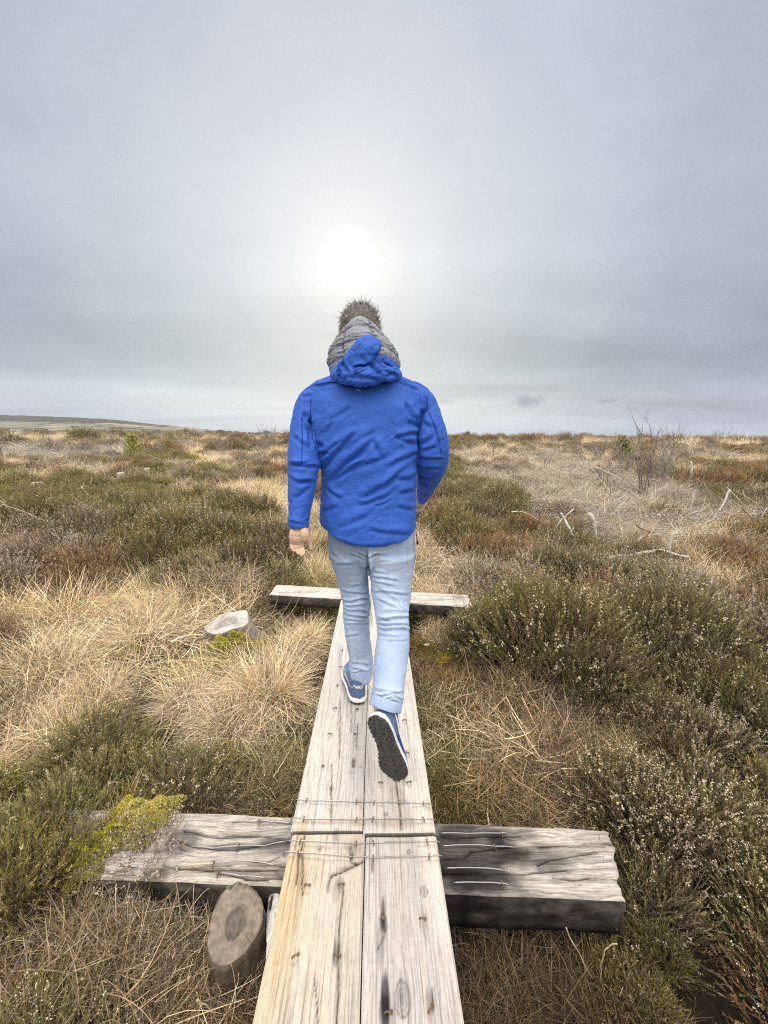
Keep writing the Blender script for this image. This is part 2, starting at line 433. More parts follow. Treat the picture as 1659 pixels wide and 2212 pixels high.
HUMPS = [(-.62, .80, .26, .11), (-.98, 1.0, .25, .10)]      # (x, y, radius, height)
for (px, py, r, h) in ((1200, 1420, .55, .12), (1450, 1380, .6, .10), (1560, 1800, .35, .10), (60, 2000, .3, .12), (100, 1150, 1.5, .18),
                       (380, 1200, .8, .10), (1050, 1120, 1.2, .14), (560, 1450, .3, .06), (1250, 1120, 1.2, .06), (300, 1690, .3, .05)):
    g = G(px, py); HUMPS.append((g[0], g[1], r, h))
POOL1 = G(318, 1505, -.29); POOL2 = G(600, 1990, -.42)
DIPS = [(POOL1[0], POOL1[1], .24, -.09), (POOL2[0] - .02, POOL2[1] + .02, .24, -.16), (G(1150, 2020)[0], G(1150, 2020)[1], .32, -.16), (G(420, 2080)[0], G(420, 2080)[1], .3, -.05)]
def ground(x, y):
    sc = np.ndim(x) == 0; x = np.atleast_1d(np.asarray(x, float)); y = np.atleast_1d(np.asarray(y, float)); d = np.hypot(x, y)
    p = np.stack([x, y, x * 0], -1)
    z = -.30 + .035 * fbm(p, 2.3) * np.clip(d / 1.5, .5, 1) + .09 * fbm(p, .55) * sstep(1.5, 6, d) + .25 * fbm(p + 31, .12) * sstep(8, 30, d) + 1.0 * vnoise(p + 11, .02) * sstep(60, 300, d)
    for (a, b, r, h) in HUMPS + DIPS: z = z + h * np.exp(-((x - a) ** 2 + (y - b) ** 2) / (r * r))
    bx = np.abs(board_x(x, y)); z = z - .06 * np.exp(-(bx / .35) ** 2) * (y < 9)
    return z[0] if sc else z

def make_ground():
    na = 420; rr = np.concatenate([[.15], np.geomspace(.3, 6500, 330)])
    a = np.linspace(0, 2 * PI, na, endpoint=False)
    A, Rr = np.meshgrid(a, rr); x = (Rr * np.sin(A)).ravel(); y = (Rr * np.cos(A)).ravel()
    V = np.stack([x, y, ground(x, y)], -1)
    i = np.arange(na); j = (i + 1) % na; Q = []
    for r in range(len(rr) - 1): Q.append(np.stack([r * na + i, (r + 1) * na + i, (r + 1) * na + j, r * na + j], 1))
    V = np.concatenate([V, [[0, 0, -.32]]]); T = np.stack([i, j, np.full(na, len(V) - 1)], 1)
    me = fast_mesh('ground', V, T, np.concatenate(Q), smooth=True)
    tag(link('ground', me, M_ground), 'dark peaty bog ground under the heather and grass', kind='structure')
make_ground()

def make_water():
    mb = MB()
    for c, rx, ry, rot in ((POOL1, .16, .12, .4), (POOL2, .17, .30, 0)):
        t = np.linspace(0, 2 * PI, 48, endpoint=False)
        rad = 1 + .22 * np.sin(3 * t + c[0] * 9) + .12 * np.sin(7 * t)
        V = np.stack([np.cos(t) * rx * rad, np.sin(t) * ry * rad, t * 0], -1)
        V = np.concatenate([V, [[0, 0, 0]]]) + c
        i = np.arange(48); mb.add(V, np.stack([i, (i + 1) % 48, np.full(48, 48)], 1))
    tag(link('water', mb.mesh('water'), M_water), 'small still bog pools reflecting the white sky', kind='structure')
make_water()
# ------------------------------------------------------------------ boardwalk
BANG = math.atan(-BDX); BR = np.array([[math.cos(BANG), -math.sin(BANG)], [math.sin(BANG), math.cos(BANG)]])
BO = np.array([BX0, BY0])
def b2w(l, z=0.0): q = BR @ np.asarray(l[:2]) + BO; return np.array([q[0], q[1], z])
def w2b(w): return BR.T @ (np.asarray(w)[:2] - BO)
def L(px, py, z=0.0): return w2b(G(px, py, z))
c3 = lambda x, y: (493.8 + .3307 * x, 1618.5 + .3307 * y)
c2 = lambda x, y: (576.1 + .2852 * x, 1097.3 + .2852 * y)
YJ = float(np.mean([L(640, 1790)[1], L(930, 1797)[1]]))
YF = float(L(800, 1296)[1])

def seg_dist(x, y, pl):
    best = np.full(x.shape, 9.)
    for (a, b) in zip(pl[:-1], pl[1:]):
        dx, dy = b[0] - a[0], b[1] - a[1]; t = np.clip(((x - a[0]) * dx + (y - a[1]) * dy) / (dx * dx + dy * dy + 1e-12), 0, 1)
        best = np.minimum(best, np.hypot(x - a[0] - t * dx, y - a[1] - t * dy))
    return best

# features in photo coordinates, turned into board coordinates
STAINS = [  # px,py, rx, ry, strength, colour multiplier
    (c3(1010, 1060), .006, .042, .9, (.22, .21, .22)), (c3(1010, 1130), .010, .020, .8, (.3, .29, .3)), (c3(990, 1300), .013, .055, .55, (.5, .48, .5)),
    (c3(1025, 1620), .010, .055, .95, (.18, .17, .18)), (c3(1020, 1720), .013, .03, .9, (.2, .2, .22)), (c3(700, 1345), .010, .028, .75, (.35, .33, .33)),
    (c3(690, 1300), .004, .03, .6, (.35, .33, .33)), (c3(725, 870), .012, .018, .6, (.45, .42, .4)), (c3(700, 930), .012, .03, .5, (.55, .52, .5)),
    (c3(820, 650), .022, .025, .65, (.5, .5, .52)), (c3(700, 570), .012, .03, .6, (.42, .42, .45)), (c3(760, 780), .03, .006, .5, (.5, .5, .5)),
    (c3(940, 760), .006, .02, .8, (.35, .35, .36)), (c3(1280, 1130), .012, .05, .35, (.62, .6, .58)), (c3(1310, 1700), .008, .03, .6, (.55, .45, .35)),
    (c3(430, 900), .045, .20, .55, (1.0, .87, .60)), (c3(330, 1300), .05, .25, .42, (.98, .86, .62)), (c3(560, 800), .03, .05, .4, (.8, .72, .6)),
    (c3(450, 600), .02, .06, .4, (.95, .85, .62)), (c3(1340, 1500), .03, .15, .3, (.8, .82, .84)), (c3(1250, 950), .03, .08, .3, (.9, .94, .97)),
    (c3(815, 90), .008, .022, .7, (.35, .33, .33)), (c3(860, 118), .010, .006, .7, (.95, .72, .5)), (c3(810, 157), .022, .007, .5, (.6, .6, .6)),
    (c3(1130, 350), .013, .02, .55, (.5, .48, .46)), (c3(700, 480), .15, .010, .45, (.75, .62, .45)), (c3(1080, 490), .15, .012, .5, (.68, .58, .45)),
    (c3(1300, 400), .01, .04, .5, (.75, .68, .6)), (c3(510, 890), .010, .012, .5, (.6, .55, .5)), (c3(1150, 200), .006, .03, .5, (.5, .5, .5)),
    (c2(655, 1930), .008, .016, .6, (.4, .38, .38)), (c2(685, 1540), .012, .016, .6, (.5, .48, .46)), (c2(668, 1760), .006, .02, .5, (.5, .48, .46)), (c2(1090, 1330), .03, .05, .4, (.75, .68, .58)), (c2(690, 1480), .02, .02, .5, (.55, .52, .48))]
CRACKS = [  # polylines in photo coordinates, half width, depth
    ([c3(500, 560), c3(480, 640), c3(455, 720), c3(452, 800), c3(443, 880)], .0012, .006), ([c3(480, 690), c3(487, 790), c3(480, 900), c3(482, 950)], .001, .005),
    ([c3(745, 900), c3(742, 1010), c3(722, 1190), c3(718, 1400), c3(716, 1560), c3(705, 1795)], .0011, .006),
    ([c3(668, 250), c3(670, 480)], .0010, .004), ([c3(1093, 215), c3(1115, 380), c3(1125, 525)], .0013, .007), ([c3(672, 825), c3(740, 800), c3(880, 728)], .0016, .008),
    ([c3(672, 825), c3(655, 880), c3(650, 930)], .0012, .005), ([c3(560, 1490), c3(575, 1640), c3(585, 1795)], .0007, .003), ([c3(795, 640), c3(800, 740), c3(850, 745)], .001, .004),
    ([c3(1330, 1560), c3(1335, 1700)], .001, .004), ([c3(1030, 1160), c3(1015, 1230), c3(980, 1300)], .0007, .003), ([c3(500, 10), c3(505, 100)], .0008, .003),
    ([c2(560, 1450), c2(555, 1700), c2(550, 1900)], .0008, .003), ([c2(495, 1950), c2(490, 2180)], .0009, .003), ([c2(690, 1640), c2(680, 1820)], .0008, .003), ([c2(640, 1480), c2(640, 1700)], .0006, .002),
    ([c2(790, 700), c2(795, 900)], .0008, .003)]
KNOTS = [(c3(1135, 1630), .017, .028), (c3(1278, 930), .010, .013), (c3(672, 262), .007, .012), (c3(830, 1460 - 400), .0, .0)]

def wood_grid(x0, x1, y0, y1, dx, dy, base, seed, feat=True, wav=.0015, end_irr=.004):
    """top surface grid of a board in board coordinates, with cracks, stains, knots"""
    nx = max(6, int((x1 - x0) / dx)); ny = max(6, int((y1 - y0) / dy))
    X, Y = np.meshgrid(np.linspace(x0, x1, nx + 1), np.linspace(y0, y1, ny + 1)); X = X.ravel(); Y = Y.ravel()
    p = np.stack([X, Y, X * 0 + seed], -1)
    Z = wav * fbm(p * [1, .3, 1], 9) + .0006 * vnoise(p * [1, .02, 1], 130)
    ed = np.minimum(X - x0, x1 - X); Z -= .004 * (1 - sstep(0, .006, ed))
    ye = np.minimum(Y - y0, y1 - Y); Z -= .003 * (1 - sstep(0, .006, ye))
    C = np.ones((len(X), 3)) * np.asarray(base); W = np.zeros((len(X), 3))
    W[:, 0] = .010 * fbm(p * [.6, .35, 1], 3.1)
    C *= (1 + .10 * fbm(p * [1.6, .25, 1], 7))[:, None]
    C *= 1 + np.outer(fbm(p * [1, .6, 1] + 9, 5), [.02, .0, -.05])
    if feat:
        for (pp, rx, ry, s, cm) in STAINS:
            c = L(*pp); a = (X - c[0]) / rx; b = (Y - c[1]) / ry; d = np.sqrt(a * a + b * b) + .35 * fbm(p * [1, .35, 1] + 3, 60, 2)
            wgt = s * (1 - sstep(.55, 1.25, d)); C = C * (1 - wgt[:, None]) + C * np.asarray(cm) * wgt[:, None]
        for (pl, hw, dp) in CRACKS:
            q = [L(*u) for u in pl]; jx = X + .0015 * vnoise(p + 4, 70)
            d = seg_dist(jx, Y, q); wgt = np.exp(-(d / (hw * 1.6)) ** 2); Z -= dp * wgt; C *= (1 - .86 * wgt)[:, None]; C *= (1 - .18 * np.exp(-(d / .008) ** 2))[:, None]
        for (pp, rx, ry) in KNOTS:
            if rx == 0: continue
            c = L(*pp); a = (X - c[0]) / rx; b = (Y - c[1]) / ry; d = np.hypot(a, b) + .08 * vnoise(p, 90)
            W[:, 0] += -np.sign(a) * rx * .8 * np.exp(-(np.abs(a) / 1.5)) * np.exp(-(b / 1.6) ** 2)
            ringm = (d < 1.15); C *= np.where(ringm, .80 + .16 * np.sin(d * 17), 1)[:, None]; C *= (1 - .35 * np.exp(-(d / .35) ** 2))[:, None]
            C *= (1 - .3 * np.exp(-((d - 1.05) / .10) ** 2))[:, None]; Z += .001 * np.exp(-d * d)
    return X, Y, Z, C, W, nx, ny

def board_mesh(name, x0, x1, y0, y1, thick, dx, dy, base, seed, **kw):
    X, Y, Z, C, W, nx, ny = wood_grid(x0, x1, y0, y1, dx, dy, base, seed, **kw)
    V = np.stack([X, Y, Z], -1); w = nx + 1
    I = np.arange((ny + 1) * w).reshape(ny + 1, w)
    Q = np.stack([I[:-1, :-1], I[:-1, 1:], I[1:, 1:], I[1:, :-1]], -1).reshape(-1, 4)
    per = np.concatenate([I[0, :-1], I[:-1, -1], I[-1, ::-1][:-1], I[::-1, 0][:-1]]); n = len(per)
    lo = V[per].copy(); md = V[per].copy(); md[:, 2] -= .004; lo[:, 2] = -thick
    cen = V.mean(0); lo[:, :2] += (cen[:2] - lo[:, :2]) * .004
    k = len(V); i = np.arange(n); j = (i + 1) % n
    V = np.concatenate([V, V[per], md, lo, [[cen[0], cen[1], -thick]]])
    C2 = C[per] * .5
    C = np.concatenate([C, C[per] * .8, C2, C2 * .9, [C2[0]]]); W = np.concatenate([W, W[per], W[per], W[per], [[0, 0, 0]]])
    Q2 = np.concatenate([np.stack([k + j, k + i, k + n + i, k + n + j], 1), np.stack([k + n + j, k + n + i, k + 2 * n + i, k + 2 * n + j], 1)])
    T = np.stack([k + 2 * n + j, k + 2 * n + i, np.full(n, k + 3 * n)], 1)
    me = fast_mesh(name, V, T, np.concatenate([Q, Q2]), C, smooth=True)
    a = me.attributes.new('Warp', 'FLOAT_VECTOR', 'POINT'); a.data.foreach_set('vector', W.astype(np.float32).ravel())
    return me

M_endgrain = M_wood
WOOD = (.50, .46, .41)
planks = {}
def plank(key, x0, x1, y0, y1, dx, dy, label, base=WOOD, seed=1, z=0.0, **kw):
    me = board_mesh('plank', 0, x1 - x0, 0, y1 - y0, .072, dx, dy, base, seed, **{'feat': False, **kw}) if kw.get('plain') else None
    # features need true board coordinates, so the mesh is made in them and then shifted
    me = board_mesh('plank', x0, x1, y0, y1, .072, dx, dy, base, seed, **{k: v for k, v in kw.items() if k != 'plain'})
    V = getV(me); V[:, 0] -= x0; V[:, 1] -= y0; setV(me, V)
    o = link('plank', me, M_wood, loc=b2w((x0, y0), z)); o.rotation_euler = (0, 0, BANG)
    tag(o, label, 'plank', 'planks of the boardwalk'); planks[key] = (o, x0, y0, z); return o
xl = L(545, 2212)[0]; xc = L(778, 2212)[0]; xr = L(1003, 2212)[0]
xl2 = L(630, 1788)[0]; xc2 = L(784, 1790)[0]; xr2 = L(940, 1794)[0]
yjl = L(700, 1797)[1]; yjr = L(870, 1801)[1]
plank('nl', xl, xc - .0016, -1.1, yjl - .006, .0032, .005, 'nearest left plank of the boardwalk, yellowish with a split and bent nails', (.50, .455, .39), 1)
plank('nr', xc + .0016, xr, -1.1, yjr - .008, .0032, .005, 'nearest right plank of the boardwalk, pale grey with black streaks and a knot', (.50, .47, .43), 5)
plank('fl', xl2, xc2 - .0014, yjl + .003, YF, .0034, .006, 'left plank under the walking person, past the crosswise gap', (.53, .505, .465), 9, z=.003)
plank('fr', xc2 + .0014, xr2, yjr + .003, YF, .0034, .006, 'right plank under the walking person, beneath the raised shoe', (.53, .50, .455), 13, z=.003)
plank('bl', xl2 + .004, xc2 - .002, YF + .008, YF + 1.9, .012, .02, 'left plank of the boardwalk beyond the far sleeper, behind the legs', (.5, .47, .42), 17, z=-.004, feat=False)
plank('br', xc2 + .002, xr2 - .004, YF + .008, YF + 1.9, .012, .02, 'right plank of the boardwalk beyond the far sleeper, behind the legs', (.5, .47, .42), 21, z=-.004, feat=False)

def to_plank(key, lx, ly, z): o, x0, y0, pz = planks[key]; return np.array([lx - x0, ly - y0, z - pz])
def on_plank(px, py):
    l = L(px, py); yj = YJ
    s = ('n' if l[1] < yj - .002 else 'f') + ('l' if l[0] < xc2 + (0 if l[1] > yj else (xc - xc2) * (YJ - l[1]) / (YJ)) else 'r')
    return s, l

def nail_mesh(kind):
    mb = MB()
    if kind == 'bent':      # nail hammered over: short arched shank and flat head
        addtube(mb, [(0, 0, -.012), (0, 0, .002), (.004, -.001, .0055), (.011, -.002, .0055), (.015, -.002, .004)], [.0021] * 5, n=8, sub=2)
        addtube(mb, [(.0145, -.002, .0042), (.0165, -.002, .0036)], [.0042, .0042], n=12, sub=1, round_ends=False, side=(0, 1, 0))
    elif kind == 'head':    # standing head, slightly raised
        addtube(mb, [(0, 0, -.01), (0, 0, .004)], [.0022, .0022], n=8, sub=1)
        V, Q, T = loft([ring((0, 0, .003), (.0062, 0, 0), (0, .0052, 0), 14), ring((0, 0, .0045), (.0066, 0, 0), (0, .0056, 0), 14), ring((0, 0, .0055), (.005, 0, 0), (0, .0045, 0), 14)]); mb.add(V, T, Q)
    else:                   # big flush spike head
        V, Q, T = loft([ring((0, 0, -.004), (.0062, 0, 0), (0, .0062, 0), 18), ring((0, 0, .0022), (.0062, 0, 0), (0, .0062, 0), 18), ring((0, 0, .0034), (.0048, 0, 0), (0, .0048, 0), 18)]); mb.add(V, T, Q)
    return mb.mesh('nail', smooth=True)
NM = {k: nail_mesh(k) for k in ('bent', 'head', 'flush')}
M_spike = fab('dull_spike_head', (.30, .255, .21), .3, 500, .7)
NAILS = [(c3(617, 118), 'head', 0), (c3(815, 118), 'head', .2), (c3(978, 225), 'bent', -.1), (c3(1165, 225), 'bent', 0.2), (c3(1152, 30), 'bent', 0), (c3(498, 890), 'bent', 0.), (c3(718, 888), 'bent', .1),
         (c3(1008, 1106), 'head', .1), (c3(1248, 1110), 'bent', 0), (c3(415, 1366), 'bent', .5), (c3(692, 1346), 'bent', -.1), (c3(1022, 1726), 'bent', .1), (c3(1305, 1725), 'bent', .9)]
NAILS += [(c2(*q), 'bent' if i % 2 else 'head', .1 * (i % 5) - .2) for i, q in enumerate([(573, 1083), (552, 1208), (535, 1352), (505, 1525), (685, 1530), (465, 1717), (668, 1722), (1030, 1615), (1050, 1860)])]
NAILS += [(c3(667, 398), 'flush', 0), (c3(1027, 433), 'flush', 0), (c3(596, 645), 'flush', 0), (c3(1178, 672), 'flush', 0)]
for (pp, kd, a) in NAILS:
    key, l = on_plank(*pp); o, x0, y0, pz = planks[key]
    q = link('nail', NM[kd], M_spike if kd == 'flush' else M_rust, o, to_plank(key, l[0], l[1], .001 + pz)); q.rotation_euler = (0, 0, a)

# stapled anti-slip wires
def staple_mesh():
    mb = MB(); addtube(mb, [(0, -.008, -.008), (0, -.008, .001), (0, -.005, .0045), (0, .005, .0045), (0, .008, .001), (0, .008, -.008)], [.0017] * 6, n=8, sub=2)
    return mb.mesh('staple', smooth=True)
STM = staple_mesh()
def wire(pts, staples, z, label, ends=None, r=.0016, srot=0.0):
    W = [G(*p, z) for p in pts]; o0 = W[0].copy()
    P_ = []
    for a, b in zip(W[:-1], W[1:]):
        n = 6
        for i in range(n): t = i / n; q = a * (1 - t) + b * t; q = q + np.array([0, 0, .0035 + .002 * math.sin(PI * t)]); P_.append(q)
    P_.append(W[-1] + [0, 0, .003])
    e = .012
    P_ = [P_[0] + np.array([-.004, 0, -.02]), P_[0] + np.array([-.003, 0, -.002])] + P_ + [P_[-1] + np.array([.003, 0, -.002]), P_[-1] + np.array([.004, 0, -.02])] if ends == 'wrap' else P_
    mb = MB(); addtube(mb, np.array(P_) - o0, [r] * len(P_), n=8, side=(0, 1, 0), sub=1, round_ends=False)
    o = tag(link('wire', mb.mesh('wire', True), M_wire, loc=o0), label, 'wire', 'wires stapled across the timber')
    for s in staples:
        g = G(*s, z); q = link('staple', STM, M_rust, o, g - o0 + np.array([0, 0, .0012])); q.rotation_euler = (0, 0, srot + random.uniform(-.25, .25))
random.seed(3)
wl = 'thin wire stapled across the planks, '
wire([c3(440, 335), c3(510, 340), c3(835, 350), c3(950, 352), c3(1272, 358), c3(1325, 362)], [c3(x, y) for x, y in ((510, 338), (835, 348), (950, 352), (1272, 358))], .003, wl + 'farthest of the four, just behind the raised shoe', 'wrap')
wire([c3(415, 450), c3(492, 462), c3(835, 465), c3(943, 462), c3(1275, 462), c3(1342, 462)], [c3(x, y) for x, y in ((492, 460), (835, 465), (943, 462), (1275, 462))], .003, wl + 'just beyond the crosswise gap', 'wrap')
wire([c3(385, 603), c3(468, 605), c3(835, 622), c3(945, 618), c3(1295, 608), c3(1372, 610)], [c3(x, y) for x, y in ((468, 605), (835, 620), (945, 615), (1295, 608))], 0, wl + 'just before the crosswise gap', 'wrap')
wire([c3(368, 678), c3(455, 680), c3(808, 708), c3(945, 715), c3(1310, 705), c3(1386, 700)], [c3(x, y) for x, y in ((455, 680), (808, 706), (945, 715), (1310, 705))], 0, wl + 'nearest of the four', 'wrap')

# sleepers (railway-sleeper sized cross timbers)
ZS = -.077
def sleeper(corners, label, base, seed, thick, stains, dx=.0035, wob=.008):
    fl, frr, nr, nl = [G(*c, ZS) for c in corners]; o0 = (fl + frr + nr + nl) / 4
    nx = int(np.linalg.norm(frr - fl) / dx); ny = int(np.linalg.norm(nl - fl) / (dx * .7))
    u, v = np.meshgrid(np.linspace(0, 1, nx + 1), np.linspace(0, 1, ny + 1)); u = u.ravel()[:, None]; v = v.ravel()[:, None]
    V = ((nl * (1 - u) + nr * u) * (1 - v) + (fl * (1 - u) + frr * u) * v)
    p = V + seed
    eu = np.minimum(u, 1 - u)[:, 0]; ev = np.minimum(v, 1 - v)[:, 0]
    V[:, 1] += wob * fbm(p, 6) * np.where(v[:, 0] > .5, 1, .5) * (2 * np.abs(v[:, 0] - .5)); V[:, 0] += .02 * fbm(p * [0, 1, 1], 30) * (eu < .02)
    Z = .003 * fbm(p * [.35, 1, 1], 14) + .0016 * vnoise(p * [.06, 1, 1], 60) - .004 * (1 - sstep(0, .02, ev)) - .004 * (1 - sstep(0, .006, eu))
    C = np.ones((len(V), 3)) * np.asarray(base) * (1 + .22 * fbm(p * [.3, 1, 1], 22))[:, None]
    x = V[:, 0]; y = V[:, 1]
    for (pp, rx, ry, s, cm) in stains:
        c = G(*pp, ZS); d = np.hypot((x - c[0]) / rx, (y - c[1]) / ry) + .5 * fbm(p * [.6, 1, 1] + 3, 24)
        w = s * (1 - sstep(.5, 1.3, d))[:, None]; C = C * (1 - w) + C * np.asarray(cm) * w
    rsn = np.random.RandomState(int(seed * 7)); cr = [[c9(850, 376), c9(740, 388), c9(620, 402), c9(560, 430)], [c9(460, 350), c9(360, 356), c9(245, 366), c9(215, 398), c9(120, 408)], [c9(110, 300), c9(300, 300), c9(480, 290)], [c9(120, 470), c9(330, 480), c9(520, 470), c9(700, 455)], [c8(930, 350), c8(1030, 382), c8(1245, 388), c8(1480, 352)], [c8(1140, 522), c8(1300, 545), c8(1400, 552)], [c8(960, 300), c8(1150, 330), c8(1400, 320)], [c8(860, 480), c8(1100, 500), c8(1440, 505)]] if seed < 5 else []
    cr = [([G(*u, ZS)[:2] for u in q], .0014) for q in cr]
    for q in range(14 if seed < 5 else 8):
        a_ = V[rsn.randint(len(V))]; L0 = rsn.uniform(.05, .4); cr.append(([a_[:2], a_[:2] + [L0 * .5, rsn.normal(0, .006)], a_[:2] + [L0, rsn.normal(0, .012)]], rsn.uniform(.0005, .0011)))
    for (q, hw) in cr:
        d = seg_dist(x + .003 * vnoise(p + 4, 50), V[:, 1] + .004 * vnoise(p * [.5, 1, 1] + 4, 40), q); wg = np.exp(-(d / (hw * 1.3)) ** 2); Z -= .007 * wg; C = C * (1 - .85 * wg)[:, None]; C = C * (1 - .2 * np.exp(-(d / .012) ** 2))[:, None]
    V[:, 2] += Z; V -= o0
    w = nx + 1; I = np.arange((ny + 1) * w).reshape(ny + 1, w)
    Q = np.stack([I[:-1, :-1], I[:-1, 1:], I[1:, 1:], I[1:, :-1]], -1).reshape(-1, 4)
    per = np.concatenate([I[0, :-1], I[:-1, -1], I[-1, ::-1][:-1], I[::-1, 0][:-1]]); n = len(per); k = len(V)
    rows = []; VV = [V]; CC = [C]
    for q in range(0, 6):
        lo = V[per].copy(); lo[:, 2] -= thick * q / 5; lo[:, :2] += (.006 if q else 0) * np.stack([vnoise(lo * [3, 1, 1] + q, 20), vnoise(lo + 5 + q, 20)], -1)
        rows.append(k + n * q + np.arange(n)); VV.append(lo); CC.append(C[per] * (.22 - .03 * q) * (1 + .6 * vnoise(lo * [1, 1, 5], 30))[:, None])  # side faces coloured near black, for shade and damp below the edge
    i = np.arange(n); j = (i + 1) % n; Qs = [Q]
    for a, b in zip(rows[:-1], rows[1:]): Qs.append(np.stack([a[j], a[i], b[i], b[j]], 1))
    VV.append(np.array([[0, 0, -thick]])); CC.append(np.array([[.1, .1, .1]])); T = np.stack([rows[-1][j], rows[-1][i], np.full(n, k + 6 * n)], 1)
    V = np.concatenate(VV); C = np.concatenate(CC)
    # grain runs along X here: store the mesh turned by 90 degrees so that its grain is along object Y
    V = np.stack([V[:, 1], -V[:, 0], V[:, 2]], -1)
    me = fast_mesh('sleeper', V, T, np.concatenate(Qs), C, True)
    Wp = np.zeros((len(V), 3)); Wp[:, 0] = .03 * fbm(V * [1, .45, 1] + seed, 5) + .012 * fbm(V * [1, .8, 1] + seed, 14)
    a = me.attributes.new('Warp', 'FLOAT_VECTOR', 'POINT'); a.data.foreach_set('vector', Wp.astype(np.float32).ravel())
    o = link('sleeper', me, M_sleeper, loc=o0); o.rotation_euler = (0, 0, PI / 2); tag(o, label, 'sleeper', 'cross timbers under the boardwalk'); return o
c8 = lambda x, y: (.4134 * x, 1673.3 + .4134 * y)
c9 = lambda x, y: (905.2 + .4544 * x, 1673.3 + .4544 * y)
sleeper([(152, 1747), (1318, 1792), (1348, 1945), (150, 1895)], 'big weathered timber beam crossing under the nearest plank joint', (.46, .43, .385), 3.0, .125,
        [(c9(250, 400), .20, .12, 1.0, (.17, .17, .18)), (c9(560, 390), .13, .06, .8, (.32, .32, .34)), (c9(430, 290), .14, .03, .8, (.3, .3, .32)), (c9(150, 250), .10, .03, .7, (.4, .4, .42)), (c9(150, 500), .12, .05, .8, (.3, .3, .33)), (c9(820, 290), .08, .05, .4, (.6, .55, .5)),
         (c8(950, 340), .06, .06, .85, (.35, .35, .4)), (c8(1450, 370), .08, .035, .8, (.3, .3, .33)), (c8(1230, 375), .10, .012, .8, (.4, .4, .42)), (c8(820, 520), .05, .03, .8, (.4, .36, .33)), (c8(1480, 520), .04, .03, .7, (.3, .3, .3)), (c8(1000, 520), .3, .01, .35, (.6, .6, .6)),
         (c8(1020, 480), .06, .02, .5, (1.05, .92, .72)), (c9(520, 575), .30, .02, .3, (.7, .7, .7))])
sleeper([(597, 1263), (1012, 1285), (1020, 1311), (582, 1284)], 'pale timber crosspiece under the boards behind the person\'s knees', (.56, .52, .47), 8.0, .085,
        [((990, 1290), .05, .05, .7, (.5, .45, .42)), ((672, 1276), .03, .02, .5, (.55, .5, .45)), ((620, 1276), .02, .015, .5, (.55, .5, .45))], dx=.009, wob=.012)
wr = 'thin wire on the dark right half of the sleeper, '
wire([c9(95, 283), c9(240, 284), c9(392, 283), c9(415, 280)], [c9(392, 283)], ZS + .006, wr + 'farthest of the four')
wire([c9(105, 345), c9(250, 338), c9(360, 345), c9(460, 350)], [c9(360, 345)], ZS + .006, wr + 'second from the far edge')
wire([c9(120, 450), c9(300, 448), c9(405, 460), c9(445, 474)], [c9(405, 460)], ZS + .006, wr + 'second from the near edge')
wire([c9(160, 519), c9(300, 517), c9(395, 522), c9(428, 530)], [c9(395, 522)], ZS + .006, wr + 'nearest of the four')
wr = 'thin wire on the grey left half of the sleeper, '
wire([c8(1345, 243), c8(1420, 252), c8(1520, 258)], [c8(1355, 246)], ZS + .006, wr + 'farthest of the four')
wire([c8(990, 378), c8(1110, 390), c8(1245, 378), c8(1380, 376), c8(1500, 352)], [c8(1245, 378)], ZS + .006, wr + 'longest and darkest one')
wire([c8(1115, 470), c8(1200, 460), c8(1330, 458), c8(1440, 480)], [c8(1115, 470)], ZS + .006, wr + 'second from the near edge')
wire([c8(1140, 518), c8(1260, 535), c8(1390, 545)], [c8(1140, 518)], ZS + .006, wr + 'nearest of the four')

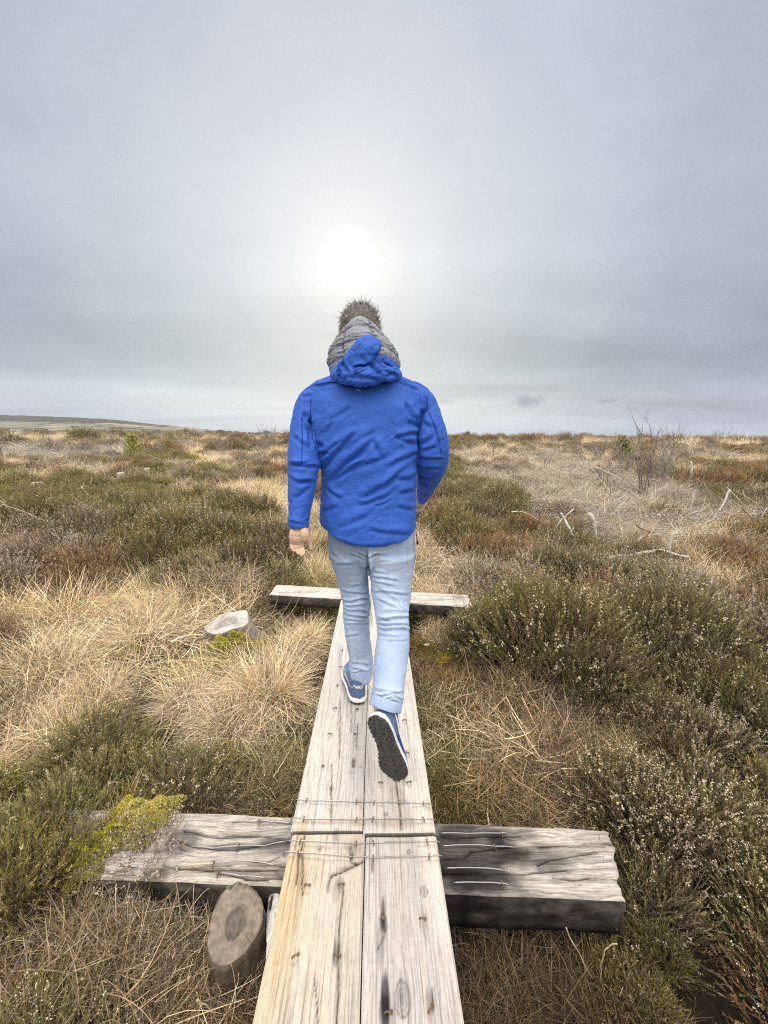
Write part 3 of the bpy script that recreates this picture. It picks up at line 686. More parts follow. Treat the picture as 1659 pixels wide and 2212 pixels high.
# round post sunk beside the nearest plank
def make_post():
    base = G(505, 2150, -.42); top = G(508, 1992, -.085); mb = MB()
    r = .074; ax = nrm(top - base); nseg = 120
    rings = []; cols = []
    t = np.linspace(0, 2 * PI, nseg, endpoint=False)
    tiltx = .06
    zs = np.linspace(-.30, .0, 22)
    for z in zs:
        rr = r * (1 + .05 * np.sin(3 * t + 1) + .03 * vnoise(np.stack([np.cos(t) * 3, np.sin(t) * 3, t * 0 + z * 8], -1), 2)) * (1.0 + .06 * (z < -.02))
        P_ = np.stack([np.cos(t) * rr, np.sin(t) * rr * 1.05, z + 0 * t], -1)
        rings.append(P_); cols.append(np.tile([.15, .122, .095], (nseg, 1)) * (1 + .25 * vnoise(P_ * [20, 20, 4], 3))[:, None])
    for q in (.97, .92, .88, .84, .8, .76, .72, .68, .64, .6, .56, .52, .48, .44, .4, .35, .3, .25, .2, .15, .1, .03):
        P_ = rings[21].copy(); P_[:, :2] *= q; P_[:, 2] = -.004 * (q > .93) + .003 * vnoise(P_ * [60, 8, 1] @ np.array([[.8, .6, 0], [-.6, .8, 0], [0, 0, 1]]), 3)
        rings.append(P_); d = np.hypot(P_[:, 0] - .002, P_[:, 1] + .004) / r
        c = np.array([.26, .22, .175]) * (1 + .25 * vnoise(P_ * [30, 90, 1], 1.5))[:, None]
        c = c * (1 + .08 * np.sin(d * 46 + 2 * vnoise(P_, 25)))[:, None] * (1 - .45 * np.exp(-((np.arctan2(P_[:, 1], P_[:, 0]) - 2.1) / .03) ** 2) - .35 * np.exp(-((np.arctan2(P_[:, 1], P_[:, 0]) + .6) / .03) ** 2))[:, None]; w = (1 - sstep(.42, .50, d + .10 * vnoise(P_, 40)))[:, None]; c = c * (1 - w) + np.array([.135, .115, .095]) * w * (1 + .3 * vnoise(P_, 120))[:, None]; cols.append(c)
    V, Q, T = loft(rings); C = np.concatenate(cols + [np.array([[.1, .08, .06], [.085, .075, .068]])])
    # the sawn top slopes towards the viewer
    V[:, 2] += np.where(V[:, 2] > -.03, np.clip((V[:, 2] + .03) / .03, 0, 1) * (.30 * V[:, 1] + .04 * V[:, 0]), 0)
    mb.add(V, T, Q, C)
    o = tag(link('wooden_post', mb.mesh('post', True, (0, 0, -.30)), M_stump, loc=top - np.array([.015, -.29 * math.sin(math.radians(9)), .29])), 'stubby round wooden post with a dark heartwood ring, left of the nearest plank', 'post')
    o.rotation_euler = (math.radians(9), math.radians(3), 0)
make_post()
def make_stump(px, py, r, h, label, slope=(0, 0), root=None, base=(.20, .175, .145), topc=(.48, .45, .42), z0=-.3, n=64, tilt=(0, 0)):
    g = G(px, py, z0); zt = z0
    if z0 > -.1: h += z0 + .3; g[2] = -.3
    t = np.linspace(0, 2 * PI, n, endpoint=False); rings = []; cols = []
    ir = 1 + .07 * np.sin(2 * t + px) + .05 * np.sin(5 * t + py)
    if root is not None: rt = np.exp(-((np.angle(np.exp(1j * (t - root)))) / .45) ** 2)
    else: rt = t * 0
    for q in np.linspace(0, 1, 16):
        fl = 1 + .35 * (1 - q) ** 3; z = -.06 + (h + .06) * q
        rr = r * ir * fl * (1 + rt * 1.5 * (1 - q) ** .8); P_ = np.stack([np.cos(t) * rr, np.sin(t) * rr, z + 0 * t], -1)
        P_[:, 2] += q * (slope[0] * P_[:, 0] + slope[1] * P_[:, 1]) - q * .12 * rt * h
        P_[:, :2] *= (1 + .03 * vnoise(P_ * [14, 14, 3], 3))[:, None]
        rings.append(P_); cols.append(np.tile(base, (n, 1)) * (1 + .4 * vnoise(P_ * [14, 14, 4], 4))[:, None])
    last = rings[-1]; cen = last.mean(0)
    for q in (.96, .85, .7, .55, .4, .25, .1):
        P_ = cen + (last - cen) * q; P_[:, 2] += .003 * vnoise(P_ * [20, 120, 1], 2); rings.append(P_)
        c = np.array(topc) * (1 + .16 * np.sin(q * 40 + 3 * vnoise(P_, 20)) + .2 * vnoise(P_ * [10, 60, 1], 2))[:, None]
        if q < .5: c = c * .7
        cols.append(c)
    V, Q, T = loft(rings); C = np.concatenate(cols + [np.array([base, topc])]); mb = MB(); mb.add(V, T, Q, C)
    o = tag(link('tree_stump', mb.mesh('stump', True), M_stump, loc=g), label, 'tree stump'); o.rotation_euler = (tilt[0], tilt[1], 0); return o
big_stump = make_stump(497, 1398, .150, .215, 'grey sawn tree stump with yellow moss down its side, left of the boardwalk', slope=(.12, .12), root=-.1, z0=-.33, tilt=(.02, -.02))
make_stump(686, 1152, .10, .15, 'pale sawn stump showing between the left hand and the jacket', base=(.42, .38, .33), topc=(.62, .58, .52), z0=-.3)
for (px, py, r, h, lab) in ((262, 1036, .10, .20, 'small white sawn stump in the heather right of the tallest bent stick'), (82, 1052, .10, .12, 'low pale stump at the left edge among dark heather'),
                            (318, 1020, .10, .14, 'broken whitish stump with a splinter, left of the centre skyline'), (385, 1006, .09, .12, 'tiny white stump below the leaning log'),
                            (283, 1022, .07, .12, 'thin splintered stump beside the small white sawn stump')):
    make_stump(px, py, r, h, lab, base=(.42, .38, .33), topc=(.6, .57, .52), n=20, z0=-.02)

# white birch log half hidden under the nearest plank's left edge
def make_birch():
    a = G(612, 1872, -.135); b = G(586, 2062, -.135); V, Q, T = tube([a, a * .6 + b * .4 + [-.004, 0, .003], a * .3 + b * .7, b], [.016, .028, .026, .014], n=36, sub=14)
    n = vnoise(V * [1, .6, 1], 34); n2 = fbm(V * [1, .3, 1], 90); C = np.ones((len(V), 3)) * [.78, .77, .74] * (1 + .12 * n2)[:, None]; V = V + .006 * n2[:, None] * np.array([1, 0, 1]); dk = sstep(.18, .30, n + .5 * n2)[:, None]; C = C * (1 - dk) + np.array([.05, .042, .035]) * dk
    mb = MB(); mb.add(V - a, T, Q, C); tag(link('birch_log', mb.mesh('birch_log', True), M_stick, loc=a), 'white birch log with dark knots under the left edge of the nearest plank', 'log')
make_birch()
# ------------------------------------------------------------------ plants
def strips(mb, base, d, length, width, droop, segs, col, rs, taper=.75, curl=0.0, tipcol=None):
    n = len(base); p = base.copy(); d = nrm(d); L_ = length / segs
    sv = nrm(np.cross(d, rs.normal(size=(n, 3)))); cur = rs.normal(size=(n, 3)) * curl
    Vs = []; Cs = []
    for s in range(segs + 1):
        t = s / segs; w = (width * (1 - taper * t))[:, None] * .5
        Vs.append(np.stack([p - sv * w, p + sv * w], 1)); c = col if tipcol is None else col * (1 - t) + tipcol * t
        Cs.append(np.stack([c, c], 1))
        d = d + cur / segs; d[:, 2] -= droop / segs; d = nrm(d); p = p + d * L_[:, None]
    V = np.stack(Vs, 1).reshape(n, -1, 3); C = np.stack(Cs, 1).reshape(n, -1, 3); m_ = V.shape[1]
    off = np.arange(n)[:, None] * m_; Q = []
    for s in range(segs): a = 2 * s; Q.append(np.stack([off[:, 0] + a, off[:, 0] + a + 1, off[:, 0] + a + 3, off[:, 0] + a + 2], 1))
    mb.add(V.reshape(-1, 3), None, np.concatenate(Q), C.reshape(-1, 3)); return p, d

def leaves(mb, c, d, ln, wd, col, rs):
    n = len(c); d = nrm(d); s = nrm(np.cross(d, rs.normal(size=(n, 3))))
    V = np.stack([c - s * wd[:, None] * .5, c + s * wd[:, None] * .5, c + d * ln[:, None]], 1).reshape(-1, 3)
    mb.add(V, np.arange(3 * n).reshape(n, 3), None, np.repeat(col, 3, 0))

def jit(rs, c, n, a=.25, hue=.06):
    c = np.asarray(c, float); return np.clip(c * (1 + a * rs.uniform(-1, 1, (n, 1))) * (1 + hue * rs.normal(size=(n, 3))), .004, 1)

def heather(name, seed, R=.26, Hh=.34, ns=520, leaf=(.090, .098, .034), leaf2=(.135, .105, .045), flower=.15, flc=(.50, .43, .33), dead=0.0, nl=24, ls=.0066):
    rs = np.random.RandomState(seed); mb = MB()
    # woody stems
    nb = 60; a = rs.uniform(0, 2 * PI, nb); el = rs.uniform(.35, 1.3, nb)
    d = np.stack([np.cos(a) * np.cos(el), np.sin(a) * np.cos(el), np.sin(el)], -1)
    b = np.stack([rs.normal(0, R * .25, nb), rs.normal(0, R * .25, nb), np.full(nb, -.05)], -1)
    strips(mb, b, d, rs.uniform(.7, 1.05, nb) * np.hypot(R, Hh) * .85, np.full(nb, .006), rs.uniform(-.3, .2, nb), 5, jit(rs, (.10, .075, .055), nb), rs, .6, .5)
    # sprigs over an uneven dome
    a = rs.uniform(0, 2 * PI, ns); rr = np.sqrt(rs.uniform(0, 1, ns)); x = np.cos(a) * rr * R; y = np.sin(a) * rr * R
    lump = vnoise(np.stack([x, y, x * 0 + seed], -1), 9) * .5 + vnoise(np.stack([x, y, x * 0 + seed], -1), 22) * .3
    top = Hh * np.sqrt(np.clip(1 - rr ** 2.4 * .85, .05, 1)) * (1 + .42 * lump)
    dep = rs.uniform(0, 1, ns) ** 1.6 * .35
    z = top * (1 - dep) - .09
    d = np.stack([x / R * .9 + rs.normal(0, .28, ns), y / R * .9 + rs.normal(0, .28, ns), np.full(ns, 1.0)], -1); d = nrm(d)
    ln = rs.uniform(.07, .15, ns); base = np.stack([x, y, z], -1)
    isd = rs.rand(ns) < dead
    brown = np.clip(.5 + .9 * lump + rs.normal(0, .25, ns), 0, 1)[:, None]
    cs = np.asarray(leaf) * (1 - brown) + np.asarray(leaf2) * brown; cs = cs * rs.uniform(.7, 1.3, (ns, 1))
    cs[isd] = np.array([.19, .158, .122]) * rs.uniform(.6, 1.4, (isd.sum(), 1))
    strips(mb, base, d, ln, np.full(ns, .0022), np.zeros(ns), 2, jit(rs, (.13, .10, .07), ns), rs, .5)
    k = nl; t = np.tile(np.linspace(.08, 1, k), ns) + rs.uniform(-.03, .03, ns * k); I = np.repeat(np.arange(ns), k)
    keep = ~isd[I] | (rs.rand(len(I)) < .35); I = I[keep]; t = t[keep]; n = len(I)
    off = nrm(rs.normal(size=(n, 3))) * (.0075 * (1.15 - t))[:, None] * rs.uniform(.3, 1, (n, 1))
    c = base[I] + d[I] * (ln[I] * t)[:, None] + off
    ld = nrm(d[I] * .9 + off * 110 + rs.normal(0, .25, (n, 3)))
    lc = cs[I] * (.26 + 1.2 * t)[:, None] * rs.uniform(.6, 1.45, (n, 1))  # lower leaves darker: older growth, plus shade of the gaps put into colour
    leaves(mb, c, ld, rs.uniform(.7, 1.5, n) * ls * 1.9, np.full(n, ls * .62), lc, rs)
    # old flower heads, pale
    nf = int(ns * flower); J = rs.choice(ns, nf, replace=False); kf = 9
    I = np.repeat(J, kf); t = rs.uniform(.5, 1.08, nf * kf); n = len(I); off = nrm(rs.normal(size=(n, 3))) * rs.uniform(.002, .007, (n, 1))
    c = base[I] + d[I] * (ln[I] * t)[:, None] + off
    for q in range(2): leaves(mb, c, nrm(off * 90 + rs.normal(0, .6, (n, 3))), np.full(n, .0060), np.full(n, .0056), jit(rs, flc, n, .35, .04), rs)
    return mb.mesh(name)

def tussock(name, seed, n=1250, R=.10, Ln=(.22, .42), droop=1.5, w=.0032, col=(.50, .415, .265), green=.08, up=1.0, flat=0.0, wind=(0, 0), curl=.35):
    rs = np.random.RandomState(seed); mb = MB(); a = rs.uniform(0, 2 * PI, n); r = R * np.sqrt(rs.rand(n))
    b = np.stack([np.cos(a) * r, np.sin(a) * r, rs.uniform(-.04, .03, n) * (1 - r / R * .5)], -1)
    a2 = a + rs.normal(0, .5, n); sp = rs.uniform(.15, 1.1, n)
    d = np.stack([np.cos(a2) * sp + wind[0], np.sin(a2) * sp + wind[1], np.full(n, up)], -1)
    g = rs.rand(n) < green; c = jit(rs, col, n, .55, .05); hi = rs.rand(n) < .12; c[hi] = jit(rs, (.60, .50, .35), hi.sum(), .2); c[g] = jit(rs, (.10, .115, .04), g.sum(), .3)
    br = rs.rand(n) < .25; c[br] = jit(rs, (.26, .17, .09), br.sum(), .3)
    tip = c * 1.12; tip[g] = np.array([.30, .25, .12])
    strips(mb, b, d, rs.uniform(*Ln, n), np.full(n, w) * rs.uniform(.6, 1.4, n), rs.uniform(.5, 1.3, n) * droop, 7, c * .8, rs, .8, curl, tip)
    return mb.mesh(name)

def litter(name, seed, n=900, R=.28, Ln=(.06, .26), w=.0029, col=(.48, .395, .26), z=.05, wind=None, el=.35, curl=.8, hz=.0, arch=.6):
    """fallen, matted blades or twigs"""
    rs = np.random.RandomState(seed); mb = MB(); a = rs.uniform(0, 2 * PI, n); r = R * np.sqrt(rs.rand(n))
    x = np.cos(a) * r; y = np.sin(a) * r
    b = np.stack([x, y, rs.uniform(-.01, z, n) + hz * (1 - (r / R) ** 2)], -1)
    if wind is None: a2 = rs.uniform(0, 2 * PI, n)
    else: a2 = rs.normal(wind, .55, n)
    e = np.abs(rs.normal(0, el, n)); d = np.stack([np.cos(a2) * np.cos(e), np.sin(a2) * np.cos(e), np.sin(e)], -1)
    c = jit(rs, col, n, .55, .06); hi = rs.rand(n) < .10; c[hi] = c[hi] * 1.6; c2 = rs.rand(n) < .28; c[c2] = c[c2] * .4
    strips(mb, b, d, rs.uniform(*Ln, n), np.full(n, w) * rs.uniform(.5, 1.6, n), rs.uniform(.3, 1, n) * arch, 5, c, rs, .6, curl)
    return mb.mesh(name)

def moss(name, seed, R=.16, Hh=.035, n=5200, col=(.34, .29, .045), col2=(.18, .165, .035), ls=.007, grass=0):
    rs = np.random.RandomState(seed); mb = MB(); a = rs.uniform(0, 2 * PI, n); r = np.sqrt(rs.rand(n)); rad = 1 + .25 * np.sin(3 * a + seed) + .12 * np.sin(7 * a)
    x = np.cos(a) * r * R * rad; y = np.sin(a) * r * R * rad; q = np.stack([x, y, x * 0 + seed * 3], -1); l = vnoise(q, 25) * .5 + vnoise(q, 60) * .3
    z = Hh * np.sqrt(1 - r ** 2 * .96) * (1 + .7 * l) - .004; d = np.stack([x / R * .8, y / R * .8, np.full(n, .8)], -1) + rs.normal(0, .5, (n, 3))
    m_ = np.clip(.5 + l + rs.normal(0, .25, n), 0, 1)[:, None]; c = (np.asarray(col) * m_ + np.asarray(col2) * (1 - m_)) * rs.uniform(.7, 1.25, (n, 1))
    leaves(mb, np.stack([x, y, z], -1), d, np.full(n, ls) * rs.uniform(.7, 1.6, n), np.full(n, ls * .65), c, rs)
    if grass:
        a = rs.uniform(0, 2 * PI, grass); r = R * np.sqrt(rs.rand(grass)); b = np.stack([np.cos(a) * r, np.sin(a) * r, np.full(grass, .005)], -1)
        strips(mb, b, np.stack([rs.normal(0, .5, grass), rs.normal(0, .5, grass), np.ones(grass)], -1), rs.uniform(.03, .10, grass), np.full(grass, .0022), rs.uniform(.2, 1.4, grass), 4, jit(rs, (.30, .23, .12), grass), rs, .7, .5)
    return mb.mesh(name)

def branchy(mb, p, d, L0, r, depth, rs, col, nb=3, spread=.7, up=.1):
    """recursive twigs as thin tapered tubes"""
    n = 4; pts = [np.array(p)]; d = nrm(d)
    for i in range(n): d = nrm(d + rs.normal(0, .11, 3) + np.array([0, 0, up * .2])); pts.append(pts[-1] + d * L0 / n)
    addtube(mb, pts, np.linspace(r, r * .45, n + 1), n=5, sub=1, col=col * rs.uniform(.8, 1.2), round_ends=False)
    if depth > 0:
        for i in range(nb):
            q = pts[rs.randint(1, n + 1)]; dd = nrm(d + rs.normal(0, spread, 3) + [0, 0, up])
            branchy(mb, q, dd, L0 * rs.uniform(.45, .7), r * .5, depth - 1, rs, col, nb, spread, up)

def brash(name, seed, n=46, R=.5, Hh=.18, Ln=(.3, .9), r=(.003, .010), col=(.42, .39, .35), fine=500):
    rs = np.random.RandomState(seed); mb = MB()
    for i in range(n):
        a = rs.uniform(0, 2 * PI); q = R * math.sqrt(rs.rand()); p = np.array([math.cos(a) * q, math.sin(a) * q, rs.uniform(0, Hh) * (1 - q / R * .7)])
        a2 = rs.uniform(0, 2 * PI); d = np.array([math.cos(a2), math.sin(a2), rs.normal(0, .22)]); L0 = rs.uniform(*Ln); p = p - d * L0 * .5; p[2] = max(p[2], 0)
        branchy(mb, p, d, L0, rs.uniform(*r), 1 if rs.rand() < .6 else 0, rs, np.array(col) * rs.choice([.5, .8, 1, 1.15]), 2, .6, .05)
    b = np.stack([rs.normal(0, R * .45, fine), rs.normal(0, R * .45, fine), rs.uniform(0, Hh * .8, fine)], -1); a2 = rs.uniform(0, 2 * PI, fine)
    strips(mb, b, np.stack([np.cos(a2), np.sin(a2), rs.normal(0.1, .35, fine)], -1), rs.uniform(.06, .28, fine), np.full(fine, .0035), np.zeros(fine), 4, jit(rs, np.array(col) * .85, fine, .4), rs, .6, .9)
    return mb.mesh(name)

PROTO = {}       # kind -> list of objects that the mass planting repeats; each also stands in the picture itself
def inst(name, me, x, y, s=1.0, rz=0.0, label=None, cat=None, group=None, dz=0.0, tilt=(0, 0), sz=None):
    o = link(name, me, M_plant, loc=(x, y, float(ground(x, y)) + dz)); o.rotation_euler = (tilt[0], tilt[1], rz); o.scale = (s, s, s if sz is None else sz)
    tag(o, label, cat, group); return o

hm = {'h0': heather('heather_bush', 1), 'h1': heather('heather_bush', 2, .22, .30, 460, (.118, .128, .040), (.15, .125, .048), .05), 'h2': heather('heather_bush', 3, .30, .38, 620, (.085, .092, .034), (.13, .105, .048), .16),
      'h3': heather('heather_bush', 14, .20, .26, 420, (.13, .138, .042), (.16, .132, .046), .03),
      'f0': heather('heather_bush', 4, .24, .36, 480, (.088, .088, .040), (.13, .10, .05), .42, (.52, .45, .33)), 'f1': heather('heather_bush', 5, .26, .32, 480, (.083, .088, .040), (.118, .098, .048), .26, (.48, .42, .31), .12),
      'b0': heather('heather_bush', 6, .28, .32, 500, (.12, .080, .042), (.16, .10, .05), .10, (.30, .24, .17), .18), 'b1': heather('heather_bush', 7, .25, .30, 440, (.10, .082, .042), (.165, .11, .058), .15, (.32, .27, .2), .25),
      'd0': heather('heather_bush', 8, .24, .32, 420, (.15, .125, .088), (.19, .16, .115), .2, (.36, .32, .25), .75), 'd1': heather('heather_bush', 9, .22, .28, 380, (.13, .115, .07), (.18, .15, .095), .25, (.33, .29, .22), .55)}
gm = {'t0': tussock('t', 1), 't1': tussock('t', 2, 1200, .08, (.18, .36), 1.9), 't2': tussock('t', 3, 900, .06, (.14, .30), 1.3, green=.35), 't3': tussock('t', 4, 1300, .14, (.2, .4), 2.2, wind=(.5, -.2)),
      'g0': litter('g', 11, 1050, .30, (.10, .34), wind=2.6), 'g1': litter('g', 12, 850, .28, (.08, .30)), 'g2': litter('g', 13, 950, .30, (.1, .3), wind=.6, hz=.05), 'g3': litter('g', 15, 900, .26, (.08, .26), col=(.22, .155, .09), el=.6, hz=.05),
      'g4': litter('g', 29, 900, .24, (.08, .24), col=(.125, .088, .052), el=.6, hz=.04),  # darker brown litter, planted in the bottom-right hollow
      'y0': tussock('y', 16, 700, .12, (.08, .2), .8, col=(.13, .13, .05), green=.6), 'y1': litter('y', 17, 800, .2, (.05, .16), col=(.20, .16, .085), el=.9, hz=.05)}
mm = {'m0': moss('m', 1), 'm1': moss('m', 2, .12, .03, 3600), 'l0': moss('l', 3, .2, .045, 5200, (.15, .115, .045), (.10, .10, .035), .008, 120), 'l1': moss('l', 4, .18, .05, 4800, (.12, .13, .045), (.085, .085, .03), .009, 60),
      'l2': moss('l', 5, .2, .04, 4200, (.20, .125, .055), (.12, .09, .04), .008, 160)}
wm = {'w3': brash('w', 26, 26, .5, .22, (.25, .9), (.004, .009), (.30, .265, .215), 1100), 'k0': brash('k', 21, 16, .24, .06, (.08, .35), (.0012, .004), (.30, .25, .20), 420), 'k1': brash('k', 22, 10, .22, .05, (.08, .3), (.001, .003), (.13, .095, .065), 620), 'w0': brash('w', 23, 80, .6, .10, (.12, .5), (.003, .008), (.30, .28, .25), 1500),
      'w1': brash('w', 24, 60, .55, .18, (.2, .8), (.003, .008), (.38, .335, .26), 1800), 'w2': brash('w', 25, 22, .45, .25, (.2, .7), (.003, .008), (.34, .29, .24), 900)}

# ---- zones in photo coordinates of the ground point: (cx, cy, rx, ry, {kind: weight}); first hit wins
ZON = [
 (225, 1850, 80, 45, {'l1': .6, 'y0': .4}), (150, 1800, 110, 60, {'h1': 1, 'h3': 1}), (60, 1880, 160, 190, {'h1': 1, 'h3': 1, 'f1': .5}), (30, 2110, 150, 140, {'h1': .5, 'd1': .6, 'b1': .5, 'k0': .6, 'y1': .5}),
 (430, 2060, 190, 190, {'k0': 1.2, 'g3': .5, 'y1': .5, 'g1': .9, 'k1': .5}), (250, 1665, 150, 62, {'f0': .3, 'h3': 1, 'h1': .6}), (480, 1690, 110, 70, {'y0': 1, 'h3': .6, 'y1': .8}), (590, 1690, 50, 80, {'y0': .8, 't2': .6, 'g1': .4, 'y1': .6}),
 (310, 1500, 48, 30, {'m1': .3}), (240, 1430, 75, 30, {'m0': .8, 'g1': .6}), (525, 1385, 55, 35, {'m0': .4, 'l1': .4}), (640, 1340, 100, 55, {'l1': 1, 'y0': .7, 'k1': .8, 'm1': .2, 'h3': .25}), (620, 1600, 60, 50, {'y0': .7, 'l1': .6, 'g1': .4}),
 (350, 1480, 430, 175, {'g0': .8, 'g2': .6, 't3': 1.2, 'g1': .5, 't1': 1.6, 't0': .9, 'y1': .3, 'l0': .25}), (30, 1640, 120, 120, {'g0': 1, 'g1': .8, 'g3': .4}),
 (60, 1290, 160, 110, {'b0': 1, 'd0': .8, 'b1': .6}), (340, 1300, 170, 40, {'t1': .6, 'g3': .7, 'd1': .5, 'y1': .4}), (300, 1215, 330, 75, {'h0': 1, 'h2': .6, 'd0': .6, 'b1': .3, 'f1': .25, 't1': .35}), (640, 1230, 95, 60, {'y0': 1, 'g1': .5, 'h3': .5, 't2': .5}),
 (150, 1120, 260, 70, {'h0': 1, 'h3': .7, 'h1': .6, 'b1': .25, 't2': .25, 'g1': .2}), (430, 1140, 130, 45, {'h0': 1, 'd1': .5, 'h2': .4}), (560, 1105, 130, 50, {'g2': 1, 'g1': 1, 't1': .4}), (520, 1065, 60, 22, {'d0': 1, 'b0': .6}), (660, 1165, 60, 50, {'g1': .8, 'y1': .8, 't2': .3}),
 (400, 1045, 110, 30, {'g1': .8, 'd1': .4, 'h1': .4}),
 # right
 (940, 1400, 70, 90, {'l2': .9, 'l0': .7, 'g3': .4, 'm1': .1}), (960, 1320, 75, 30, {'t1': 1, 'g1': .8}), (925, 1490, 40, 30, {'m0': .7, 'l0': .6}), (950, 1560, 60, 60, {'l0': .8, 'g1': .7, 'y1': .6}), (1010, 1700, 110, 75, {'l1': 1, 'l0': .8, 'y0': .4, 'h3': .12}),
 (905, 1250, 50, 25, {'y0': .8, 'm1': .5, 'l0': .5}), (905, 1200, 30, 40, {'g1': 1, 't2': .4}), (960, 1235, 40, 40, {'b1': .4, 'l2': .8, 'g3': .5}),
 (1190, 1640, 170, 130, {'g3': .9, 'k0': .6, 't2': .6, 'g1': .7, 'y1': .8}), (1150, 1540, 150, 40, {'g3': .8, 't1': .5, 'y1': .7, 'd1': .3}), (1180, 1400, 200, 120, {'h2': 1, 'h0': .7, 'b1': .3, 'd0': .4}),
 (1460, 1300, 190, 60, {'g1': .9, 'f1': .7, 'd0': .5, 't1': .4}), (1450, 1430, 190, 130, {'b0': .5, 'h2': .7, 'd0': .6, 'f1': .5}), (1620, 1230, 70, 60, {'b0': 1, 'd0': .8}),
 (1330, 1560, 110, 60, {'d0': 1, 'd1': .8, 'g3': .4}), (1420, 1740, 130, 80, {'f0': 1.1, 'd0': .3, 'b1': .4}), (1560, 1600, 160, 130, {'h0': .7, 'f1': .8, 'd1': .7, 'f0': .3}), (1560, 1850, 200, 150, {'h1': 1, 'h3': .8, 'f1': .5, 'f0': .2}), (1500, 2120, 170, 170, {'h1': 1, 'h3': .8, 'f1': .3, 'f0': .25}),
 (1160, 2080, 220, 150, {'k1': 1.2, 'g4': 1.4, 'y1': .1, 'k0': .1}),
 (1000, 1110, 110, 60, {'h2': .6, 'h0': .8, 'b1': .8, 'd1': .3}), (1130, 1190, 150, 45, {'h0': .7, 'b0': .9, 'f1': .4, 'd1': .3}), (950, 1040, 70, 40, {'h1': .7, 'b1': .8, 'y1': .3}),
 (1420, 1190, 270, 45, {'g1': 1, 'w1': .2, 'w3': .3, 't3': .5, 'y1': .4, 'd0': .25}), (1300, 1110, 230, 60, {'w1': 1.0, 'w3': .9, 'g1': .9, 'g2': .4, 'w0': .2, 'd1': .35, 'b1': .2}), (1180, 1040, 150, 45, {'g1': .9, 'w1': .5, 'w3': .5, 'g2': .4, 'd1': .5, 'w2': .4, 'b1': .2}), (1560, 1080, 130, 50, {'b0': .8, 'h0': .4, 'd0': .6, 'g1': .3}), (1100, 995, 130, 20, {'g1': 1, 'g2': .6, 'w1': .5, 'd1': .4, 'w0': .1}),
 (120, 985, 190, 16, {'w0': 1, 'd1': .4, 'g1': .3}), (1190, 990, 120, 10, {'w0': .5, 'g1': .6, 'd1': .5}), (300, 1000, 120, 14, {'h3': .7, 'b1': .5}),
]
MAPNAME = {**{k: 'h' for k in hm}, **{k: 'g' for k in gm}, **{k: 'm' for k in mm}, **{k: 'w' for k in wm}}
ALLK = list(hm) + list(gm) + list(mm) + list(wm)
def pick_kinds(x, y, rs):
    n = len(x); px, py = proj(x, y, ground(x, y)); out = np.full(n, -1); wob = 16 * fbm(np.stack([x, y, x * 0], -1), 4.0, 2)
    px = px + wob; py = py + wob * np.clip((py - 940) / 300, .05, 1)
    u = rs.rand(n); left = np.ones(n, bool)
    def assign(msk, w):
        ks = list(w); ps = np.cumsum([w[k] for k in ks]) / sum(w.values()); i = np.searchsorted(ps, u[msk]); out[msk] = np.array([ALLK.index(k) for k in ks])[np.clip(i, 0, len(ks) - 1)]
    for (cx, cy, rx, ry, w) in ZON:
        msk = left & (((px - cx) / rx) ** 2 + ((py - cy) / ry) ** 2 < 1)
        if msk.any(): assign(msk, w); left &= ~msk
    # elsewhere: patchy heath
    p = np.stack([x, y, x * 0], -1); f = .8 * fbm(p * [1, .8, 1], .7) + .4 * fbm(p + 5, 1.9); g = fbm(p + 40, .3)
    for msk, w in ((left & (f > .16), {'h0': 1, 'h2': .5, 'b1': .8, 'b0': .7, 'd1': .3, 't1': .15}), (left & (f <= .16) & (f > -.04) & (g > 0), {'b0': 1, 'b1': .8, 'd0': .8, 'd1': .6, 'h0': .3}),
                   (left & (f <= .16) & (f > -.04) & (g <= 0), {'g1': .8, 'g3': .5, 'd1': .8, 'w2': .2, 'b1': .6, 't1': .4}), (left & (f <= -.04), {'g1': 1, 'g2': .8, 't1': 1, 'd1': .4, 'w2': .2, 'w1': .08})):
        if msk.any(): assign(msk, w)
    return out

SL = [G(c, d, 0)[:2] for c, d in ((130, 1745), (1320, 1792), (1350, 1945), (110, 1893))]
def blocked(x, y, mg=0.0):
    bx = np.abs(board_x(x, y) + .055 * 0 + .004); b = (bx < .25 + mg) & (y < 5.2)
    for (fx0, fx1, y0, y1) in ((-.93, .78, 0.92, 1.20), (-1.0, .76, 2.90, 3.22)): b |= (x > fx0 - mg) & (x < fx1 + mg) & (y > y0 - mg) & (y < y1 + mg)
    return b

rs = np.random.RandomState(42)
pts = []
for (r0_, r1_, stp, sc) in ((.3, 1.7, .085, .8), (.35, 3.0, .135, 1.0), (3.0, 6.5, .20, 1.3), (6.5, 14, .30, 1.5), (14, 32, .60, 2.0), (32, 80, 1.6, 3.4), (80, 260, 5.0, 8.0)):
    nx = int(2 * r1_ * 1.4 / stp); xs = (np.arange(nx) - nx / 2) * stp; ys = np.arange(-.3 if r0_ < 1 else 0, r1_, stp)
    X, Y = np.meshgrid(xs, ys); X = X.ravel() + rs.uniform(-.5, .5, X.size) * stp; Y = Y.ravel() + rs.uniform(-.5, .5, Y.size) * stp
    d = np.hypot(X, Y); k = (d > r0_) & (d < r1_) & (np.abs(X) < Y * 1.5 + 1.8 + .04 * d); X = X[k]; Y = Y[k]
    pts.append(np.stack([X, Y, np.full(len(X), sc)], -1))
pts = np.concatenate(pts); K = pick_kinds(pts[:, 0], pts[:, 1], rs)
